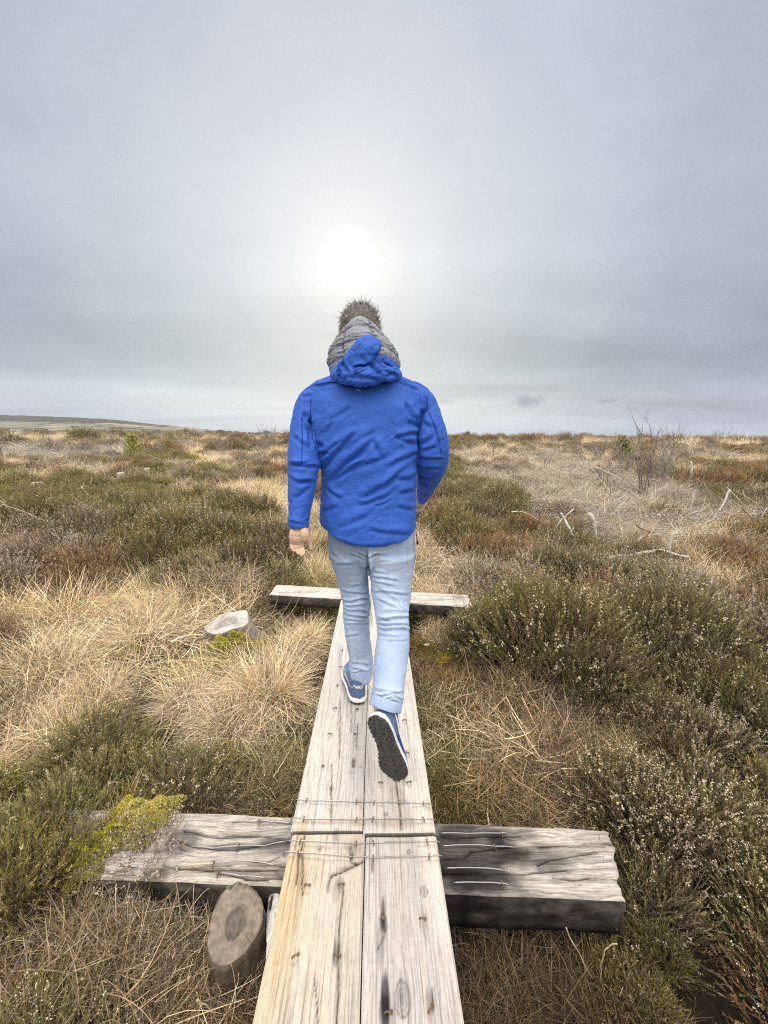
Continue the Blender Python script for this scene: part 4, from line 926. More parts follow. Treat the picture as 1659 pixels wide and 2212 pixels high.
# clearances: keep tall plants off the boards, sleepers, post and pools
tall = np.array([k[0] in 'hfbdtw' for k in ALLK])[K]; small = np.array([k[0] in 'ml' for k in ALLK])[K]
px, py = proj(pts[:, 0], pts[:, 1], ground(pts[:, 0], pts[:, 1]))
bl = np.where(tall, blocked(pts[:, 0], pts[:, 1], .15), blocked(pts[:, 0], pts[:, 1], .03))
post = G(505, 2150, -.42); st_ = G(502, 1392, -.33)
d_post = np.hypot(pts[:, 0] - post[0], pts[:, 1] - post[1]); d_st = np.hypot(pts[:, 0] - st_[0], pts[:, 1] - st_[1] + .06)
bl |= (d_post < .13) | (np.hypot(pts[:, 0] - POOL1[0], pts[:, 1] - POOL1[1]) < .15) | ((np.hypot(pts[:, 0] - POOL2[0], (pts[:, 1] - POOL2[1]) * .8) < .2) & ~small) | (d_st < .17) | ((px > 425) & (px < 620) & (py > 1330) & (py < 1470) & tall) | ((px > 235) & (px < 395) & (py > 1455) & (py < 1600) & ~small) | ((px > 165) & (px < 330) & (py > 1400) & (py < 1475) & tall) | ((px > 430) & (px < 590) & (py > 1385) & (py < 1440) & ~small)
near = np.hypot(pts[:, 0], pts[:, 1]) < 3.2
# thin out bulky near plants (a bush is wider than the grid)
isbush = np.array([k[0] in 'hfbd' for k in ALLK])[K]; isk = np.array([k[0] in 'kw' for k in ALLK])[K]
thin = rs.rand(len(pts)); fill = pts[:, 2] < .9; bl |= isbush & (thin > np.where(fill, .12, np.where(near, .40, .46))); bl |= isk & (thin > .75); istus = np.array([k[0] == 't' for k in ALLK])[K]; bl |= istus & (thin > np.where(fill, .1, np.where(near, .30, .6)))
isg = np.array([k[0] == 'g' for k in ALLK])[K]; bl |= isg & near & ~fill & (thin > .55)

pts = pts[~bl]; K = K[~bl]
ex = []; ek = []       # litter, grass and heather pressed against the sleeper's near edge and over its ends
for i in range(46):
    x_ = rs.uniform(-.95, -.30); ex.append((x_, rs.uniform(.78, .87), .62)); ek.append(rs.choice(['k0', 'g3', 'g1', 'y1', 'k0']))
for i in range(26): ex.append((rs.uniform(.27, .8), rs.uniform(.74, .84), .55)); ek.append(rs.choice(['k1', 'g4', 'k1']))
for i in range(7): ex.append((rs.uniform(.70, .80), rs.uniform(.80, .90), .62)); ek.append(rs.choice(['h1', 'h3']))
for i in range(9): ex.append((rs.uniform(.74, .95), rs.uniform(.88, 1.25), .66)); ek.append(rs.choice(['h1', 'h3', 'h3', 'd1']))
for i in range(10): ex.append((rs.uniform(-1.2, -.93), rs.uniform(.85, 1.25), .6)); ek.append(rs.choice(['h1', 'h3', 'b1', 'h3']))
for i in range(26): ex.append((rs.uniform(-.9, -.25), rs.uniform(1.20, 1.28), .5)); ek.append(rs.choice(['y0', 'y1', 'g3', 'h3', 'l1']))
for i in range(22): ex.append((rs.uniform(.22, .8), rs.uniform(1.21, 1.28), .45)); ek.append(rs.choice(['y1', 'g3', 'k0', 'l1', 'l2']))
for i in range(16): ex.append((rs.choice([rs.uniform(-1.0, -.3), rs.uniform(.3, .75)]), rs.uniform(2.80, 2.9), .6)); ek.append(rs.choice(['y0', 'g1', 'g3', 'y1']))
pts = np.concatenate([pts, np.array(ex)]); K = np.concatenate([K, [ALLK.index(str(k)) for k in ek]]); PTS = pts

# ---- named plants that stand out in the photograph (each kind's prototype is one of them)
SOLO = [('t0', 580, 1512, 1.0, 0, 'grass_tussock', 'large straw-coloured grass tussock with a green heart, just left of the boardwalk', 'grass tussock'),
 ('t1', 958, 1345, .75, 1, 'grass_tussock', 'small tan grass tussock right of the person\'s knees', 'grass tussock'), ('t2', 1150, 1770, .62, 2, 'grass_tussock', 'thin spiky grass tussock just behind the right end of the big sleeper', 'grass tussock'),
 ('t3', 300, 1340, .9, 2.6, 'grass_tussock', 'windswept straw tussock up and left of the mossy stump', 'grass tussock'), ('t1', 1480, 1275, .95, .5, 'grass_tussock', 'pale grass tussock by the brash at the right', 'grass tussock'),
 ('y0', 1005, 1330, .9, 0, 'grass_clump', 'dark green grass clump at the right end of the far crosspiece', 'grass clump'), ('t3', 120, 1600, .9, 3.4, 'grass_tussock', 'flattened tan tussock at the left edge above the flowering heather', 'grass tussock'),
 ('t2', 640, 1650, .6, 0, 'grass_tussock', 'short green and tan tussock touching the left plank edge', 'grass tussock'),
 ('h2', 1180, 1460, 1.45, 0, 'heather_bush', 'tallest dark heather bush, right of the boardwalk beyond the dead grass', 'heather bush'), ('h0', 1085, 1400, 1.05, 1, 'heather_bush', 'dark heather bush leaning towards the right end of the crosspiece', 'heather bush'),
 ('d0', 1300, 1450, .85, 2, 'heather_bush', 'grey twiggy half-dead heather bush between dark green ones', 'heather bush'), ('f0', 1400, 1800, .72, 0, 'heather_bush', 'heather bush thick with whitish dry flowers by the right end of the sleeper', 'heather bush'),
 ('f1', 1520, 1560, .9, 1, 'heather_bush', 'pale-tipped heather bush at the right edge of the dead grass', 'heather bush'), ('h1', 1400, 1975, .72, 2, 'heather_bush', 'bright green heather bush overhanging the right end of the sleeper', 'heather bush'),
 ('h3', 290, 1700, .62, 0, 'heather_bush', 'low green heather bush with cream flowers behind the yellow moss', 'heather bush'), ('b0', 75, 1330, 1.0, 0, 'heather_bush', 'rust-brown heather bush at the left edge beside the straw grass', 'heather bush'),
 ('b1', 1070, 1200, .95, 0, 'heather_bush', 'brownish heather bush with dry seed heads right of the jacket hem', 'heather bush'), ('d1', 525, 1085, 1.15, 0, 'heather_bush', 'dark grey bare heather bush in the tan grass left of the sleeve', 'heather bush'),
 ('h0', 405, 1275, 1.3, 2.2, 'heather_bush', 'dark hollow heather bush straight above the mossy stump', 'heather bush'), ('h1', 480, 1190, 1.35, .4, 'heather_bush', 'rounded olive heather bush left of the bare hand', 'heather bush'),
 ('h2', 190, 1210, 1.5, .9, 'heather_bush', 'broad olive heather bush in the left middle ground', 'heather bush'), ('h0', 70, 1120, 1.3, 1.9, 'heather_bush', 'green heather bush at the left edge below the low pale stump', 'heather bush'),
 ('h1', 118, 1885, .72, 0.4, 'heather_bush', 'green heather bush at the left edge by the end of the sleeper', 'heather bush'), ('h0', 985, 1120, 1.0, 3.1, 'heather_bush', 'green-brown heather bush right of the far hand', 'heather bush'),
 ('f0', 1620, 1960, .6, 2.0, 'heather_bush', 'flower-speckled heather bush at the lower right edge', 'heather bush')]
allm = {**hm, **gm, **mm, **wm}
for (k, px_, py_, s, rz, nm_, lab, cat) in SOLO:
    g = G(px_, py_, -.28); o = inst(nm_, allm[k], g[0], g[1], s, rz, lab, cat, {'grass tussock': 'grass tussocks on the bog', 'heather bush': 'heather bushes on the bog'}.get(cat))
    PROTO.setdefault(k, o)
MOSS = [('m0', 240, 1428, 1.15, 'bright yellow-green moss cushion in the straw grass above the pool'), ('m1', 925, 1480, .62, 'yellow moss cushion right of the planted foot, by the plank'), ('l1', 655, 1365, .6, 'dark green mossy cushion left of the plank beside the stump debris'),
        ('l0', 985, 1590, .7, 'brown-green moss cushion right of the raised shoe'), ('l2', 945, 1420, .6, 'rusty brown moss patch right of the person\'s calves')]
for (k, px_, py_, s, lab) in MOSS:
    g = G(px_, py_, -.3); PROTO[k] = inst('moss_cushion', allm[k], g[0], g[1], s, 0, lab, 'moss', dz=.05 if k == 'm0' else 0)
OTH = [('w3', 1270, 1175, 1.0, 0, 'brash_pile', 'tangle of thick bare sticks in front of the right-hand brash', 'brash pile'), ('g4', 1210, 2120, 1, 0, 'grass_mat', 'dark brown dead grass in the hollow at the bottom right', 'grass mat'), ('g0', 190, 1500, 1, 0, 'grass_mat', 'flattened straw grass mat left of the small pool', 'grass mat'), ('g1', 560, 1110, 1.3, 0, 'grass_mat', 'tan grass mat in the gap between heather left of the sleeve', 'grass mat'), ('g2', 440, 1560, 1, 0, 'grass_mat', 'combed-over straw grass mat in front of the large tussock', 'grass mat'),
       ('g3', 1150, 1600, 1, 0, 'grass_mat', 'tangled dead brown grass mat right of the raised shoe', 'grass mat'), ('y1', 480, 2100, .8, 0, 'grass_mat', 'short dull grass mat around the round post', 'grass mat'),
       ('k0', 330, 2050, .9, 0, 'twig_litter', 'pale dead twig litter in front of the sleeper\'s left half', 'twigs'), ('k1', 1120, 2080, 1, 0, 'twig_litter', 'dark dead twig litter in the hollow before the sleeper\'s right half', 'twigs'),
       ('w0', 120, 984, 1.2, 0, 'brash_pile', 'whitish heap of dead branches on the left below the hills', 'brash pile'), ('w1', 1380, 1170, .95, .3, 'brash_pile', 'large straw and twig brash pile at the right with curved bare sticks', 'brash pile'),
       ('w2', 1480, 1060, 1.0, 0, 'brash_pile', 'thin brown brash heap right of the bare birch saplings', 'brash pile'), ('w1', 1190, 1075, 1.1, 2.0, 'brash_pile', 'greyish twig heap in tan grass between the sleeve and the saplings', 'brash pile'),
       ('w0', 1290, 1055, .6, 1.0, 'brash_pile', 'bleached white branch heap at the foot of the saplings', 'brash pile')]
for (k, px_, py_, s, rz, nm_, lab, cat) in OTH:
    g = G(px_, py_, -.3); o = inst(nm_, allm[k], g[0], g[1], s, rz, lab, cat, dz=.13 if k in ('w0', 'w1', 'w3') else 0); PROTO.setdefault(k, o)

def scatter(name, kinds, label):
    kinds = [k for k in kinds if k in PROTO]; ids = [ALLK.index(k) for k in kinds]; sel = np.isin(K, ids); p = pts[sel]; kk = K[sel]; n = len(p)
    z = ground(p[:, 0], p[:, 1]); d = np.hypot(p[:, 0], p[:, 1])
    kn = np.array([ALLK[i] for i in kk]); isb = np.array([a[0] in 'hfbd' for a in kn])
    s = p[:, 2] * rs.uniform(.7, 1.15, n); nearb = isb & (d < 2.3); s[nearb] *= np.clip(.55 + .2 * (d[nearb] - .8), .5, .9)
    nt = np.array([a[0] in 't' for a in kn]) & (d < 2.3); s[nt] *= .75
    isw = np.array([a[0] in 'w' for a in kn]); s[isw] *= np.where(d[isw] < 5, .55, .8)
    # low plants beside the boards
    bx = np.abs(board_x(p[:, 0], p[:, 1])); cl = (bx < .45) & (d < 5); s[cl & isb] *= .6
    V = np.stack([p[:, 0], p[:, 1], z - .01 + .10 * (isw & (d > 3))], -1)
    me = bpy.data.meshes.new(name); me.vertices.add(n); me.vertices.foreach_set('co', V.astype(np.float32).ravel())
    rot = np.stack([rs.normal(0, .10, n), rs.normal(0, .10, n), rs.uniform(0, 2 * PI, n)], -1)
    wnd = np.array([a in ('g0', 't3') for a in kn]); rot[wnd, 2] = rs.normal(0, .5, wnd.sum())
    a = me.attributes.new('rot', 'FLOAT_VECTOR', 'POINT'); a.data.foreach_set('vector', rot.astype(np.float32).ravel())
    a = me.attributes.new('scl', 'FLOAT', 'POINT'); a.data.foreach_set('value', s.astype(np.float32))
    a = me.attributes.new('idx', 'INT', 'POINT'); a.data.foreach_set('value', np.array([ids.index(i) for i in kk], np.int32))
    me.update(); o = link(name, me); tag(o, label, kind='stuff')
    ng = bpy.data.node_groups.new(name, 'GeometryNodeTree'); ng.interface.new_socket('Geometry', in_out='INPUT', socket_type='NodeSocketGeometry'); ng.interface.new_socket('Geometry', in_out='OUTPUT', socket_type='NodeSocketGeometry')
    N = ng.nodes; Lk = ng.links; gi = N.new('NodeGroupInput'); go = N.new('NodeGroupOutput'); ip = N.new('GeometryNodeInstanceOnPoints'); ip.inputs['Pick Instance'].default_value = True
    g2i = N.new('GeometryNodeJoinGeometry')
    for k in reversed(kinds):       # join keeps link order, latest link first
        oi = N.new('GeometryNodeObjectInfo'); oi.inputs['Object'].default_value = PROTO[k]; oi.inputs['As Instance'].default_value = True; Lk.new(oi.outputs['Geometry'], g2i.inputs[0])
    def na(nm, dt):
        q = N.new('GeometryNodeInputNamedAttribute'); q.data_type = dt; q.inputs[0].default_value = nm; return q.outputs['Attribute']
    e2r = N.new('FunctionNodeEulerToRotation'); Lk.new(na('rot', 'FLOAT_VECTOR'), e2r.inputs[0])
    Lk.new(gi.outputs[0], ip.inputs['Points']); Lk.new(g2i.outputs[0], ip.inputs['Instance']); Lk.new(na('idx', 'INT'), ip.inputs['Instance Index'])
    Lk.new(e2r.outputs[0], ip.inputs['Rotation']); Lk.new(na('scl', 'FLOAT'), ip.inputs['Scale']); Lk.new(ip.outputs[0], go.inputs[0])
    md = o.modifiers.new('scatter', 'NODES'); md.node_group = ng
    print(name, n)
scatter('heather', list(hm), 'low heather covering the bog, olive, brown and grey')
scatter('dry_grass', list(gm), 'straw-coloured dead grass covering the bog between the heather')
scatter('moss', list(mm), 'green, brown and yellow moss beside the boards')
scatter('twigs', list(wm), 'dead twigs and bleached brash lying on the bog')
# ------------------------------------------------------------------ person
def D(cx, cy): return (548.6 + .2976 * cx, 603.5 + .2976 * cy)       # close-up of the upper body -> photo px
def W(cx, cy, Y): return P(*D(cx, cy), Y)
def W2(x, y, Y): return P(*c2(x, y), Y)                               # close-up of the legs
PB = np.array([-.03, 1.66, 0.0])
person = empty('person', tuple(PB)); tag(person, 'man in a bright blue jacket, light jeans and blue trainers walking away along the boards', 'person')
X1 = np.array([1., 0, 0]); Y1 = np.array([0, 1., 0]); Z1 = np.array([0, 0, 1.])
def pmesh(me):
    V = getV(me) - PB; setV(me, V); return me
def hsec(cy, xl, xr, Yc, hd, n=40, e=2.4, Yz=None):
    a = W(xl, cy, Yc); b = W(xr, cy, Yc); c = (a + b) / 2
    if Yz is not None: c[2] = W((xl + xr) / 2, cy, Yz)[2]
    return ring(c, X1 * abs(b[0] - a[0]) / 2, Y1 * hd, n, e)

# --- jacket shell
def make_jacket():
    mb = MB()
    rows = [(1952, 512, 1168, 1.57, .142), (1900, 492, 1174, 1.57, .143), (1800, 480, 1176, 1.57, .142), (1650, 479, 1176, 1.575, .138), (1500, 489, 1181, 1.58, .133), (1400, 489, 1184, 1.58, .132), (1270, 468, 1182, 1.585, .133),
            (1150, 440, 1190, 1.59, .135), (1020, 405, 1205, 1.595, .135), (920, 375, 1235, 1.60, .128), (850, 372, 1235, 1.605, .115), (790, 395, 1215, 1.605, .10), (740, 450, 1160, 1.605, .088), (705, 540, 1080, 1.605, .075), (680, 620, 1010, 1.605, .06)]
    rings = []
    for i, r in enumerate(rows):
        q = hsec(*r[:5], Yz=(r[3] - r[4]) if i < 3 else None)
        if i < 2:   # the hem dips at the back and rises at the sides
            c = q.mean(0); hw = (q[:, 0].max() - q[:, 0].min()) / 2; u = np.abs(q[:, 0] - c[0] - .01) / hw
            q[:, 2] += (.060 if i == 0 else .035) * u ** 3
        if i == 0: q[:, 2] += .035 * sstep(-.02, .1, q[:, 1] - 1.57)
        rings.append(q)
    V, Q, T = loft(rings); mb.add(V, T, Q)
    # sleeves
    def pt(xl, xr, cy, Y): a = W(xl, cy, Y); b = W(xr, cy, Y); return (a + b) / 2, abs(b[0] - a[0]) / 2
    L_ = [pt(385, 560, 835, 1.60), pt(312, 500, 905, 1.595), pt(290, 478, 980, 1.59), pt(268, 458, 1090, 1.565), pt(252, 468, 1230, 1.53), pt(247, 472, 1340, 1.50), pt(248, 455, 1460, 1.475), pt(249, 428, 1600, 1.45), pt(251, 405, 1730, 1.43), pt(262, 402, 1812, 1.42)]
    addtube(mb, [p for p, r in L_], [r * 1.02 for p, r in L_], [.055, .070, .078, .076, .072, .068, .062, .056, .051, .047], n=32, round_ends='start', sub=3)
    R = [pt(1060, 1235, 825, 1.60), pt(1140, 1322, 895, 1.595), pt(1176, 1356, 985, 1.59), pt(1176, 1392, 1090, 1.575), pt(1172, 1418, 1210, 1.57), pt(1178, 1412, 1320, 1.60), pt(1180, 1372, 1410, 1.66), pt(1180, 1315, 1500, 1.735), pt(1178, 1252, 1588, 1.81)]
    addtube(mb, [p for p, r in R], [r * 1.0 for p, r in R], [.055, .070, .076, .076, .075, .070, .060, .052, .044], n=32, round_ends='start', sub=3)
    # elevate neck collar
    V, Q, T = loft([hsec(760, 600, 1030, 1.60, .085), hsec(700, 610, 1010, 1.605, .085), hsec(640, 620, 1005, 1.61, .085)]); mb.add(V, T, Q)
    me = remesh(mb, .0055, 10, .5)
    V = getV(me); N = getN(me)
    back = sstep(.15, -.35, N[:, 1]); x, z = V[:, 0], V[:, 2]
    # folds as drawn on the back of the coat: (x0,y0,x1,y1, depth mm, width mm)
    FO = [(480, 1395, 745, 1120, 10, 15), (560, 1462, 860, 1165, 11, 16), (575, 1470, 790, 1330, 8, 12), (780, 1585, 1075, 1430, 9, 15), (860, 1170, 930, 1290, 6, 16), (1190, 1245, 985, 1365, 8, 13), (1185, 1120, 1030, 1150, 9, 12), (1190, 1060, 1110, 1020, 8, 13),
          (1150, 1010, 1115, 900, 7, 14), (1060, 1160, 1150, 1200, 6, 11), (480, 1300, 640, 1180, 7, 13), (470, 1270, 560, 1265, 7, 10), (500, 1530, 640, 1600, 6, 12), (770, 1640, 975, 1555, 7, 15), (880, 1640, 990, 1590, 5, 10), (1180, 1430, 1040, 1470, 7, 12),
          (1178, 1530, 1060, 1560, 6, 12), (520, 1120, 560, 1040, 5, 12), (560, 1010, 700, 930, 4, 14), (650, 1250, 870, 1110, 6, 16), (700, 1400, 960, 1290, 6, 15), (620, 1780, 820, 1720, 5, 16), (850, 1810, 1130, 1850, 5, 14), (560, 1870, 760, 1920, 4, 9), (800, 1925, 1100, 1900, 3, 8),
          (500, 1680, 600, 1650, 5, 12), (1176, 1680, 1050, 1650, 5, 12), (940, 1500, 1100, 1380, 5, 12), (440, 1180, 520, 1230, 6, 10), (430, 760, 640, 725, 5, 8), (1200, 790, 1010, 715, 5, 8),
          # left sleeve
          (340, 960, 420, 1040, 9, 11), (345, 1000, 405, 1110, 7, 10), (255, 1345, 460, 1370, 9, 9), (262, 1360, 420, 1330, 6, 8), (262, 1435, 440, 1480, 8, 9), (300, 1470, 420, 1460, 6, 8), (280, 1150, 400, 1230, 5, 11), (250, 1728, 400, 1755, 4, 6), (330, 1560, 420, 1500, 5, 11), (405, 990, 425, 1220, 10, 12), (330, 840, 400, 820, 4, 9),
          # right sleeve
          (1262, 810, 1255, 940, 7, 10), (1255, 935, 1195, 1010, 9, 11), (1200, 1040, 1192, 1300, 9, 12), (1240, 1040, 1300, 1075, 5, 10), (1215, 1200, 1300, 1130, 6, 12), (1225, 1250, 1330, 1215, 6, 10), (1215, 1310, 1380, 1320, 7, 10), (1200, 1370, 1370, 1400, 7, 9), (1200, 1450, 1320, 1470, 6, 9), (1195, 1530, 1290, 1530, 5, 7), (1310, 1030, 1355, 1200, 4, 6)]
    disp = np.zeros(len(V)); wx = x + .008 * vnoise(V, 18); wz = z + .008 * vnoise(V + 9, 18)
    for (x0, y0, x1, y1, dp, wd) in FO:
        a = W(x0, y0, 1.47)[[0, 2]]; b = W(x1, y1, 1.47)[[0, 2]]; d = b - a; ln = np.hypot(*d); d /= ln; nv = np.array([-d[1], d[0]])
        if nv[1] < 0: nv = -nv
        t = ((wx - a[0]) * d[0] + (wz - a[1]) * d[1]) / ln; s = (wx - a[0]) * nv[0] + (wz - a[1]) * nv[1]
        w = wd * .001; e = sstep(-.12, .18, t) * sstep(1.12, .82, t); dp = dp * .001
        disp += 1.4 * e * dp * (-1.0 * np.exp(-(s / (w * .5)) ** 2) + .75 * np.exp(-((s - 1.35 * w) / w) ** 2) + .25 * np.exp(-((s + 1.5 * w) / w) ** 2))
    q = np.stack([(x * .8 + z * .6) * 1.0, V[:, 1] * .4, (-x * .6 + z * .8) * 2.6], -1)
    rd = np.clip(1 - np.abs(vnoise(q, 9)) * 5, 0, 1); rd2 = np.clip(1 - np.abs(vnoise(q * [1, 1, 1.3] + 5, 20)) * 4, 0, 1)
    disp = disp * back + (-.0020 * rd - .0012 * rd2 + .0018 * fbm(q, 11) + .002 * fbm(V, 32)) * (.4 + .6 * sstep(1.6, 1.4, z))
    hemz = W(800, 1925, 1.43)[2]
    V = V + N * disp[:, None]
    setV(me, V); sm = 1
    return me
jme = make_jacket(); jbvh = BVHTree.FromPolygons([tuple(v) for v in getV(jme)], [tuple(p.vertices) for p in jme.polygons])
def hit(bvh, px, py, lift=.001, src=(0, 0, H)):
    d = Vector(nrm(ray(px, py))); r = bvh.ray_cast(Vector(src), d)
    if r[0] is None: return None
    return np.array(r[0] - d * lift)
def seam(bvh, pts, conv, mat_, name, parent, r=.0011, step=2.0, dash=False, lift=.0006):
    px = [conv(*p) for p in pts]; out = []
    for a, b in zip(px[:-1], px[1:]):
        n = max(2, int(math.hypot(b[0] - a[0], b[1] - a[1]) / step))
        for i in range(n): out.append((a[0] + (b[0] - a[0]) * i / n, a[1] + (b[1] - a[1]) * i / n))
    out.append(px[-1]); w = [hit(bvh, *p, lift) for p in out]; runs = []; cur = []
    for q in w:
        if q is None or (cur and np.linalg.norm(q - cur[-1]) > .05): 
            if len(cur) > 1: runs.append(cur)
            cur = [] if q is None else [q]
        else: cur.append(q)
    if len(cur) > 1: runs.append(cur)
    mb = MB()
    for c in runs:
        if dash:
            for i in range(0, len(c) - 1, 2): addtube(mb, c[i:i + 2], [r] * 2, n=6, sub=1, round_ends=False)
        else: addtube(mb, c, [r] * len(c), n=6, sub=1, round_ends=False)
    if not mb.V: return None
    return link(name, pmesh(mb.mesh(name, True)), mat_, parent)
M_jseam = fab('dark_blue_seam', (.010, .045, .28), .1)
jacket = link('jacket', pmesh(jme), M_jacket, person)
for pts in ([(320, 880), (330, 820), (440, 765), (560, 745), (620, 752)], [(1270, 800), (1200, 760), (1060, 725), (980, 722)], [(415, 860), (408, 1000), (425, 1150), (462, 1270)], [(1265, 830), (1258, 940), (1200, 1060), (1190, 1200)],
            [(1262, 945), (1320, 1080), (1365, 1280)], [(530, 1850), (640, 1908), (850, 1938), (1020, 1935), (1165, 1862)], [(345, 1000), (352, 1150), (345, 1330)], [(255, 1745), (330, 1760), (402, 1735)]):
    seam(jbvh, pts, D, M_jseam, 'seam', jacket, .0015)
lg = seam(jbvh, [(748, 795), (758, 803), (772, 806)], D, M_white, 'neck_mark', jacket, .0018, lift=.003)

# shell hood lying on the collar
def make_hood():
    mb = MB()
    def ep(cx, cy, Y, rx, ry, rz, rot=None): ellipsoid(mb, W(cx, cy, Y), (rx, ry, rz), rot=rot)
    def ry(a): c, s = math.cos(a), math.sin(a); return [[c, 0, s], [0, 1, 0], [-s, 0, c]]
    # drape round the collar
    pts = [W(1045, 690, 1.56), W(1000, 685, 1.50), W(920, 685, 1.462), W(800, 710, 1.445), W(690, 700, 1.452), W(615, 695, 1.50), W(580, 685, 1.56)]
    addtube(mb, pts, [.018, .026, .034, .037, .034, .027, .016], [.020, .024, .028, .030, .027, .022, .016], side=(0, 0, 1), n=24, sub=4)
    pts = [W(1035, 640, 1.575), W(960, 600, 1.52), W(840, 600, 1.48), W(720, 625, 1.475), W(640, 640, 1.49), W(590, 650, 1.53)]
    addtube(mb, pts, [.016, .022, .026, .024, .016, .010], [.014, .016, .018, .018, .014, .010], side=(0, 0, 1), n=24, sub=4)
    # rolled tongue pointing up to the right
    pts = [W(655, 690, 1.46), W(710, 625, 1.448), W(770, 560, 1.442), W(825, 500, 1.440), W(842, 480, 1.442)]
    addtube(mb, pts, [.034, .041, .044, .047, .045], [.016, .020, .020, .020, .018], n=24, sub=4)
    me = remesh(mb, .0035, 6)
    V = getV(me); N = getN(me); x, z = V[:, 0], V[:, 2]; disp = np.zeros(len(V)); wx = x + .004 * vnoise(V, 30); wz = z + .004 * vnoise(V + 3, 30)
    for (x0, y0, x1, y1, dp, wd) in [(640, 640, 650, 600, 8, 6), (645, 600, 690, 690, 6, 7), (600, 640, 640, 720, 5, 7), (735, 655, 850, 615, 9, 7), (735, 675, 845, 625, -6, 5), (850, 615, 900, 690, 8, 7), (880, 620, 960, 640, 4, 7), (940, 590, 1050, 640, 5, 7), (1005, 680, 960, 710, 6, 7),
                                     (590, 690, 640, 735, 5, 6), (680, 720, 800, 735, 4, 8), (935, 500, 880, 600, 5, 8), (900, 610, 940, 560, 6, 6), (760, 560, 830, 620, 2, 9), (620, 640, 600, 680, 5, 5), (700, 700, 900, 740, 4, 9), (930, 660, 1040, 690, 4, 8)]:
        a = W(x0, y0, 1.44)[[0, 2]]; b = W(x1, y1, 1.44)[[0, 2]]; d = b - a; ln = np.hypot(*d); d /= ln; nv = np.array([-d[1], d[0]])
        t = ((wx - a[0]) * d[0] + (wz - a[1]) * d[1]) / ln; s = (wx - a[0]) * nv[0] + (wz - a[1]) * nv[1]; w = wd * .001; e = sstep(-.15, .15, t) * sstep(1.15, .85, t)
        disp += e * dp * .001 * (-np.exp(-(s / (w * .7)) ** 2) + .6 * np.exp(-((s - 1.5 * w) / w) ** 2))
    disp = 1.5 * disp * sstep(.2, -.3, N[:, 1]) + .0022 * fbm(V, 45) - .003 * np.clip(1 - np.abs(vnoise(np.stack([x * .7 + z * .7, V[:, 1] * .5, (z * .7 - x * .7) * 2], -1), 24)) * 4, 0, 1)
    setV(me, V + N * disp[:, None]); return me
hme = make_hood(); hbvh = BVHTree.FromPolygons([tuple(v) for v in getV(hme)], [tuple(p.vertices) for p in hme.polygons])
hood = link('hood', pmesh(hme), M_jacket, jacket)
mb = MB()
q = [hit(hbvh, *D(x, y), .004) for x, y in ((735, 650), (742, 672), (790, 655), (840, 618), (843, 610))]
q = [v for v in q if v is not None]
addtube(mb, q, [.0026] * len(q), n=8, sub=3); link('hood_cord', pmesh(mb.mesh('hood_cord', True)), M_jacket, jacket)
mb = MB(); z0 = hit(jbvh, *D(1166, 1868), .004)
if z0 is None: z0 = W(1168, 1868, 1.52)
addtube(mb, [z0 + [.006, -.004, .01], z0 + [.008, -.004, -.005], z0 + [.010, -.004, -.022]], [.0025, .002, .003], n=8); ellipsoid(mb, z0 + [.011, -.004, -.027], (.005, .003, .006), 12, 8)
link('zip_pull', pmesh(mb.mesh('zip_pull', True)), M_dark, jacket)

# --- padded hood of the inner jacket, bunched round the back of the head
def make_puffer():
    nu, nv = 220, 90; th_ = np.linspace(0, 2 * PI, nu, endpoint=False)
    bot = W(795, 650, 1.6); topb = W(778, 285, 1.49)
    U, Vv = np.meshgrid(th_, np.linspace(0, 1, nv)); ct = np.cos(U); st = np.sin(U)
    wl = lambda v: np.interp(v, [0, .12, .3, .5, .7, .86, 1], [.112, .131, .140, .140, .132, .118, .094])
    dl = lambda v: np.interp(v, [0, .12, .3, .5, .7, .86, 1], [.105, .125, .130, .128, .122, .112, .100])
    dn = np.clip((U / PI - 1.5) * 2, -1, 1)
    backness = .5 - .5 * st          # 1 at the back (towards the viewer)
    ztop = topb[2] + .002 - .034 * np.abs(ct) ** 2 - .05 * (1 - backness) + .010 * np.exp(-((U - 4.6) / .4) ** 2)
    zb = bot[2] - .03
    fold = np.where(True, np.abs(np.sin(PI * (Vv * 3.6 + .05 * np.sin(U * 2 + 1) + .05 * ct))) ** .55, 0)
    bul = (.009 * fold - .005) * sstep(0, .08, 1.02 - Vv)
    for u0, am in ((4.15, .012), (5.05, .013), (3.4, .008), (5.9, .008), (2.6, .006), (.6, .006)):
        bul = bul - am * np.exp(-((U - u0 - .03 * np.sin(Vv * 20)) / .045) ** 2)
    pts = np.stack([U.ravel() * 3, Vv.ravel() * 6, U.ravel() * 0], -1)
    wr = (fbm(pts * [5, 1.2, 1], 1.6) * .004 + fbm(pts * [1, 3, 1] + 5, 2.6) * .003).reshape(U.shape)
    for u0 in (4.15, 5.05, 3.4, 5.9): wr = wr + .005 * np.exp(-((U - u0) / .16) ** 2) * np.sin(Vv * 70 + u0 * 5) * .6
    a = wl(Vv) + bul + wr; b = dl(Vv) + bul + wr
    x = bot[0] + .0 + a * ct - .010 * (Vv - .5) ; y = 1.612 + b * st * np.where(st > 0, .8, 1.0); z = zb + Vv * (ztop - zb)
    P_ = np.stack([x, y, z], -1)
    rings = [P_[i] for i in range(nv)]
    top = rings[-1]; c = top.mean(0)
    for q, dz in ((.96, .005), (.9, .004), (.84, -.004), (.80, -.03), (.78, -.07)):
        r = top.copy(); r[:, :2] = c[:2] + (top[:, :2] - c[:2]) * q; r[:, 2] += dz; rings.append(r)
    V, Q, T = loft(rings); mb = MB(); mb.add(V, T, Q); return mb.mesh('padded_hood', True)
link('padded_hood', pmesh(make_puffer()), M_puffer, person)

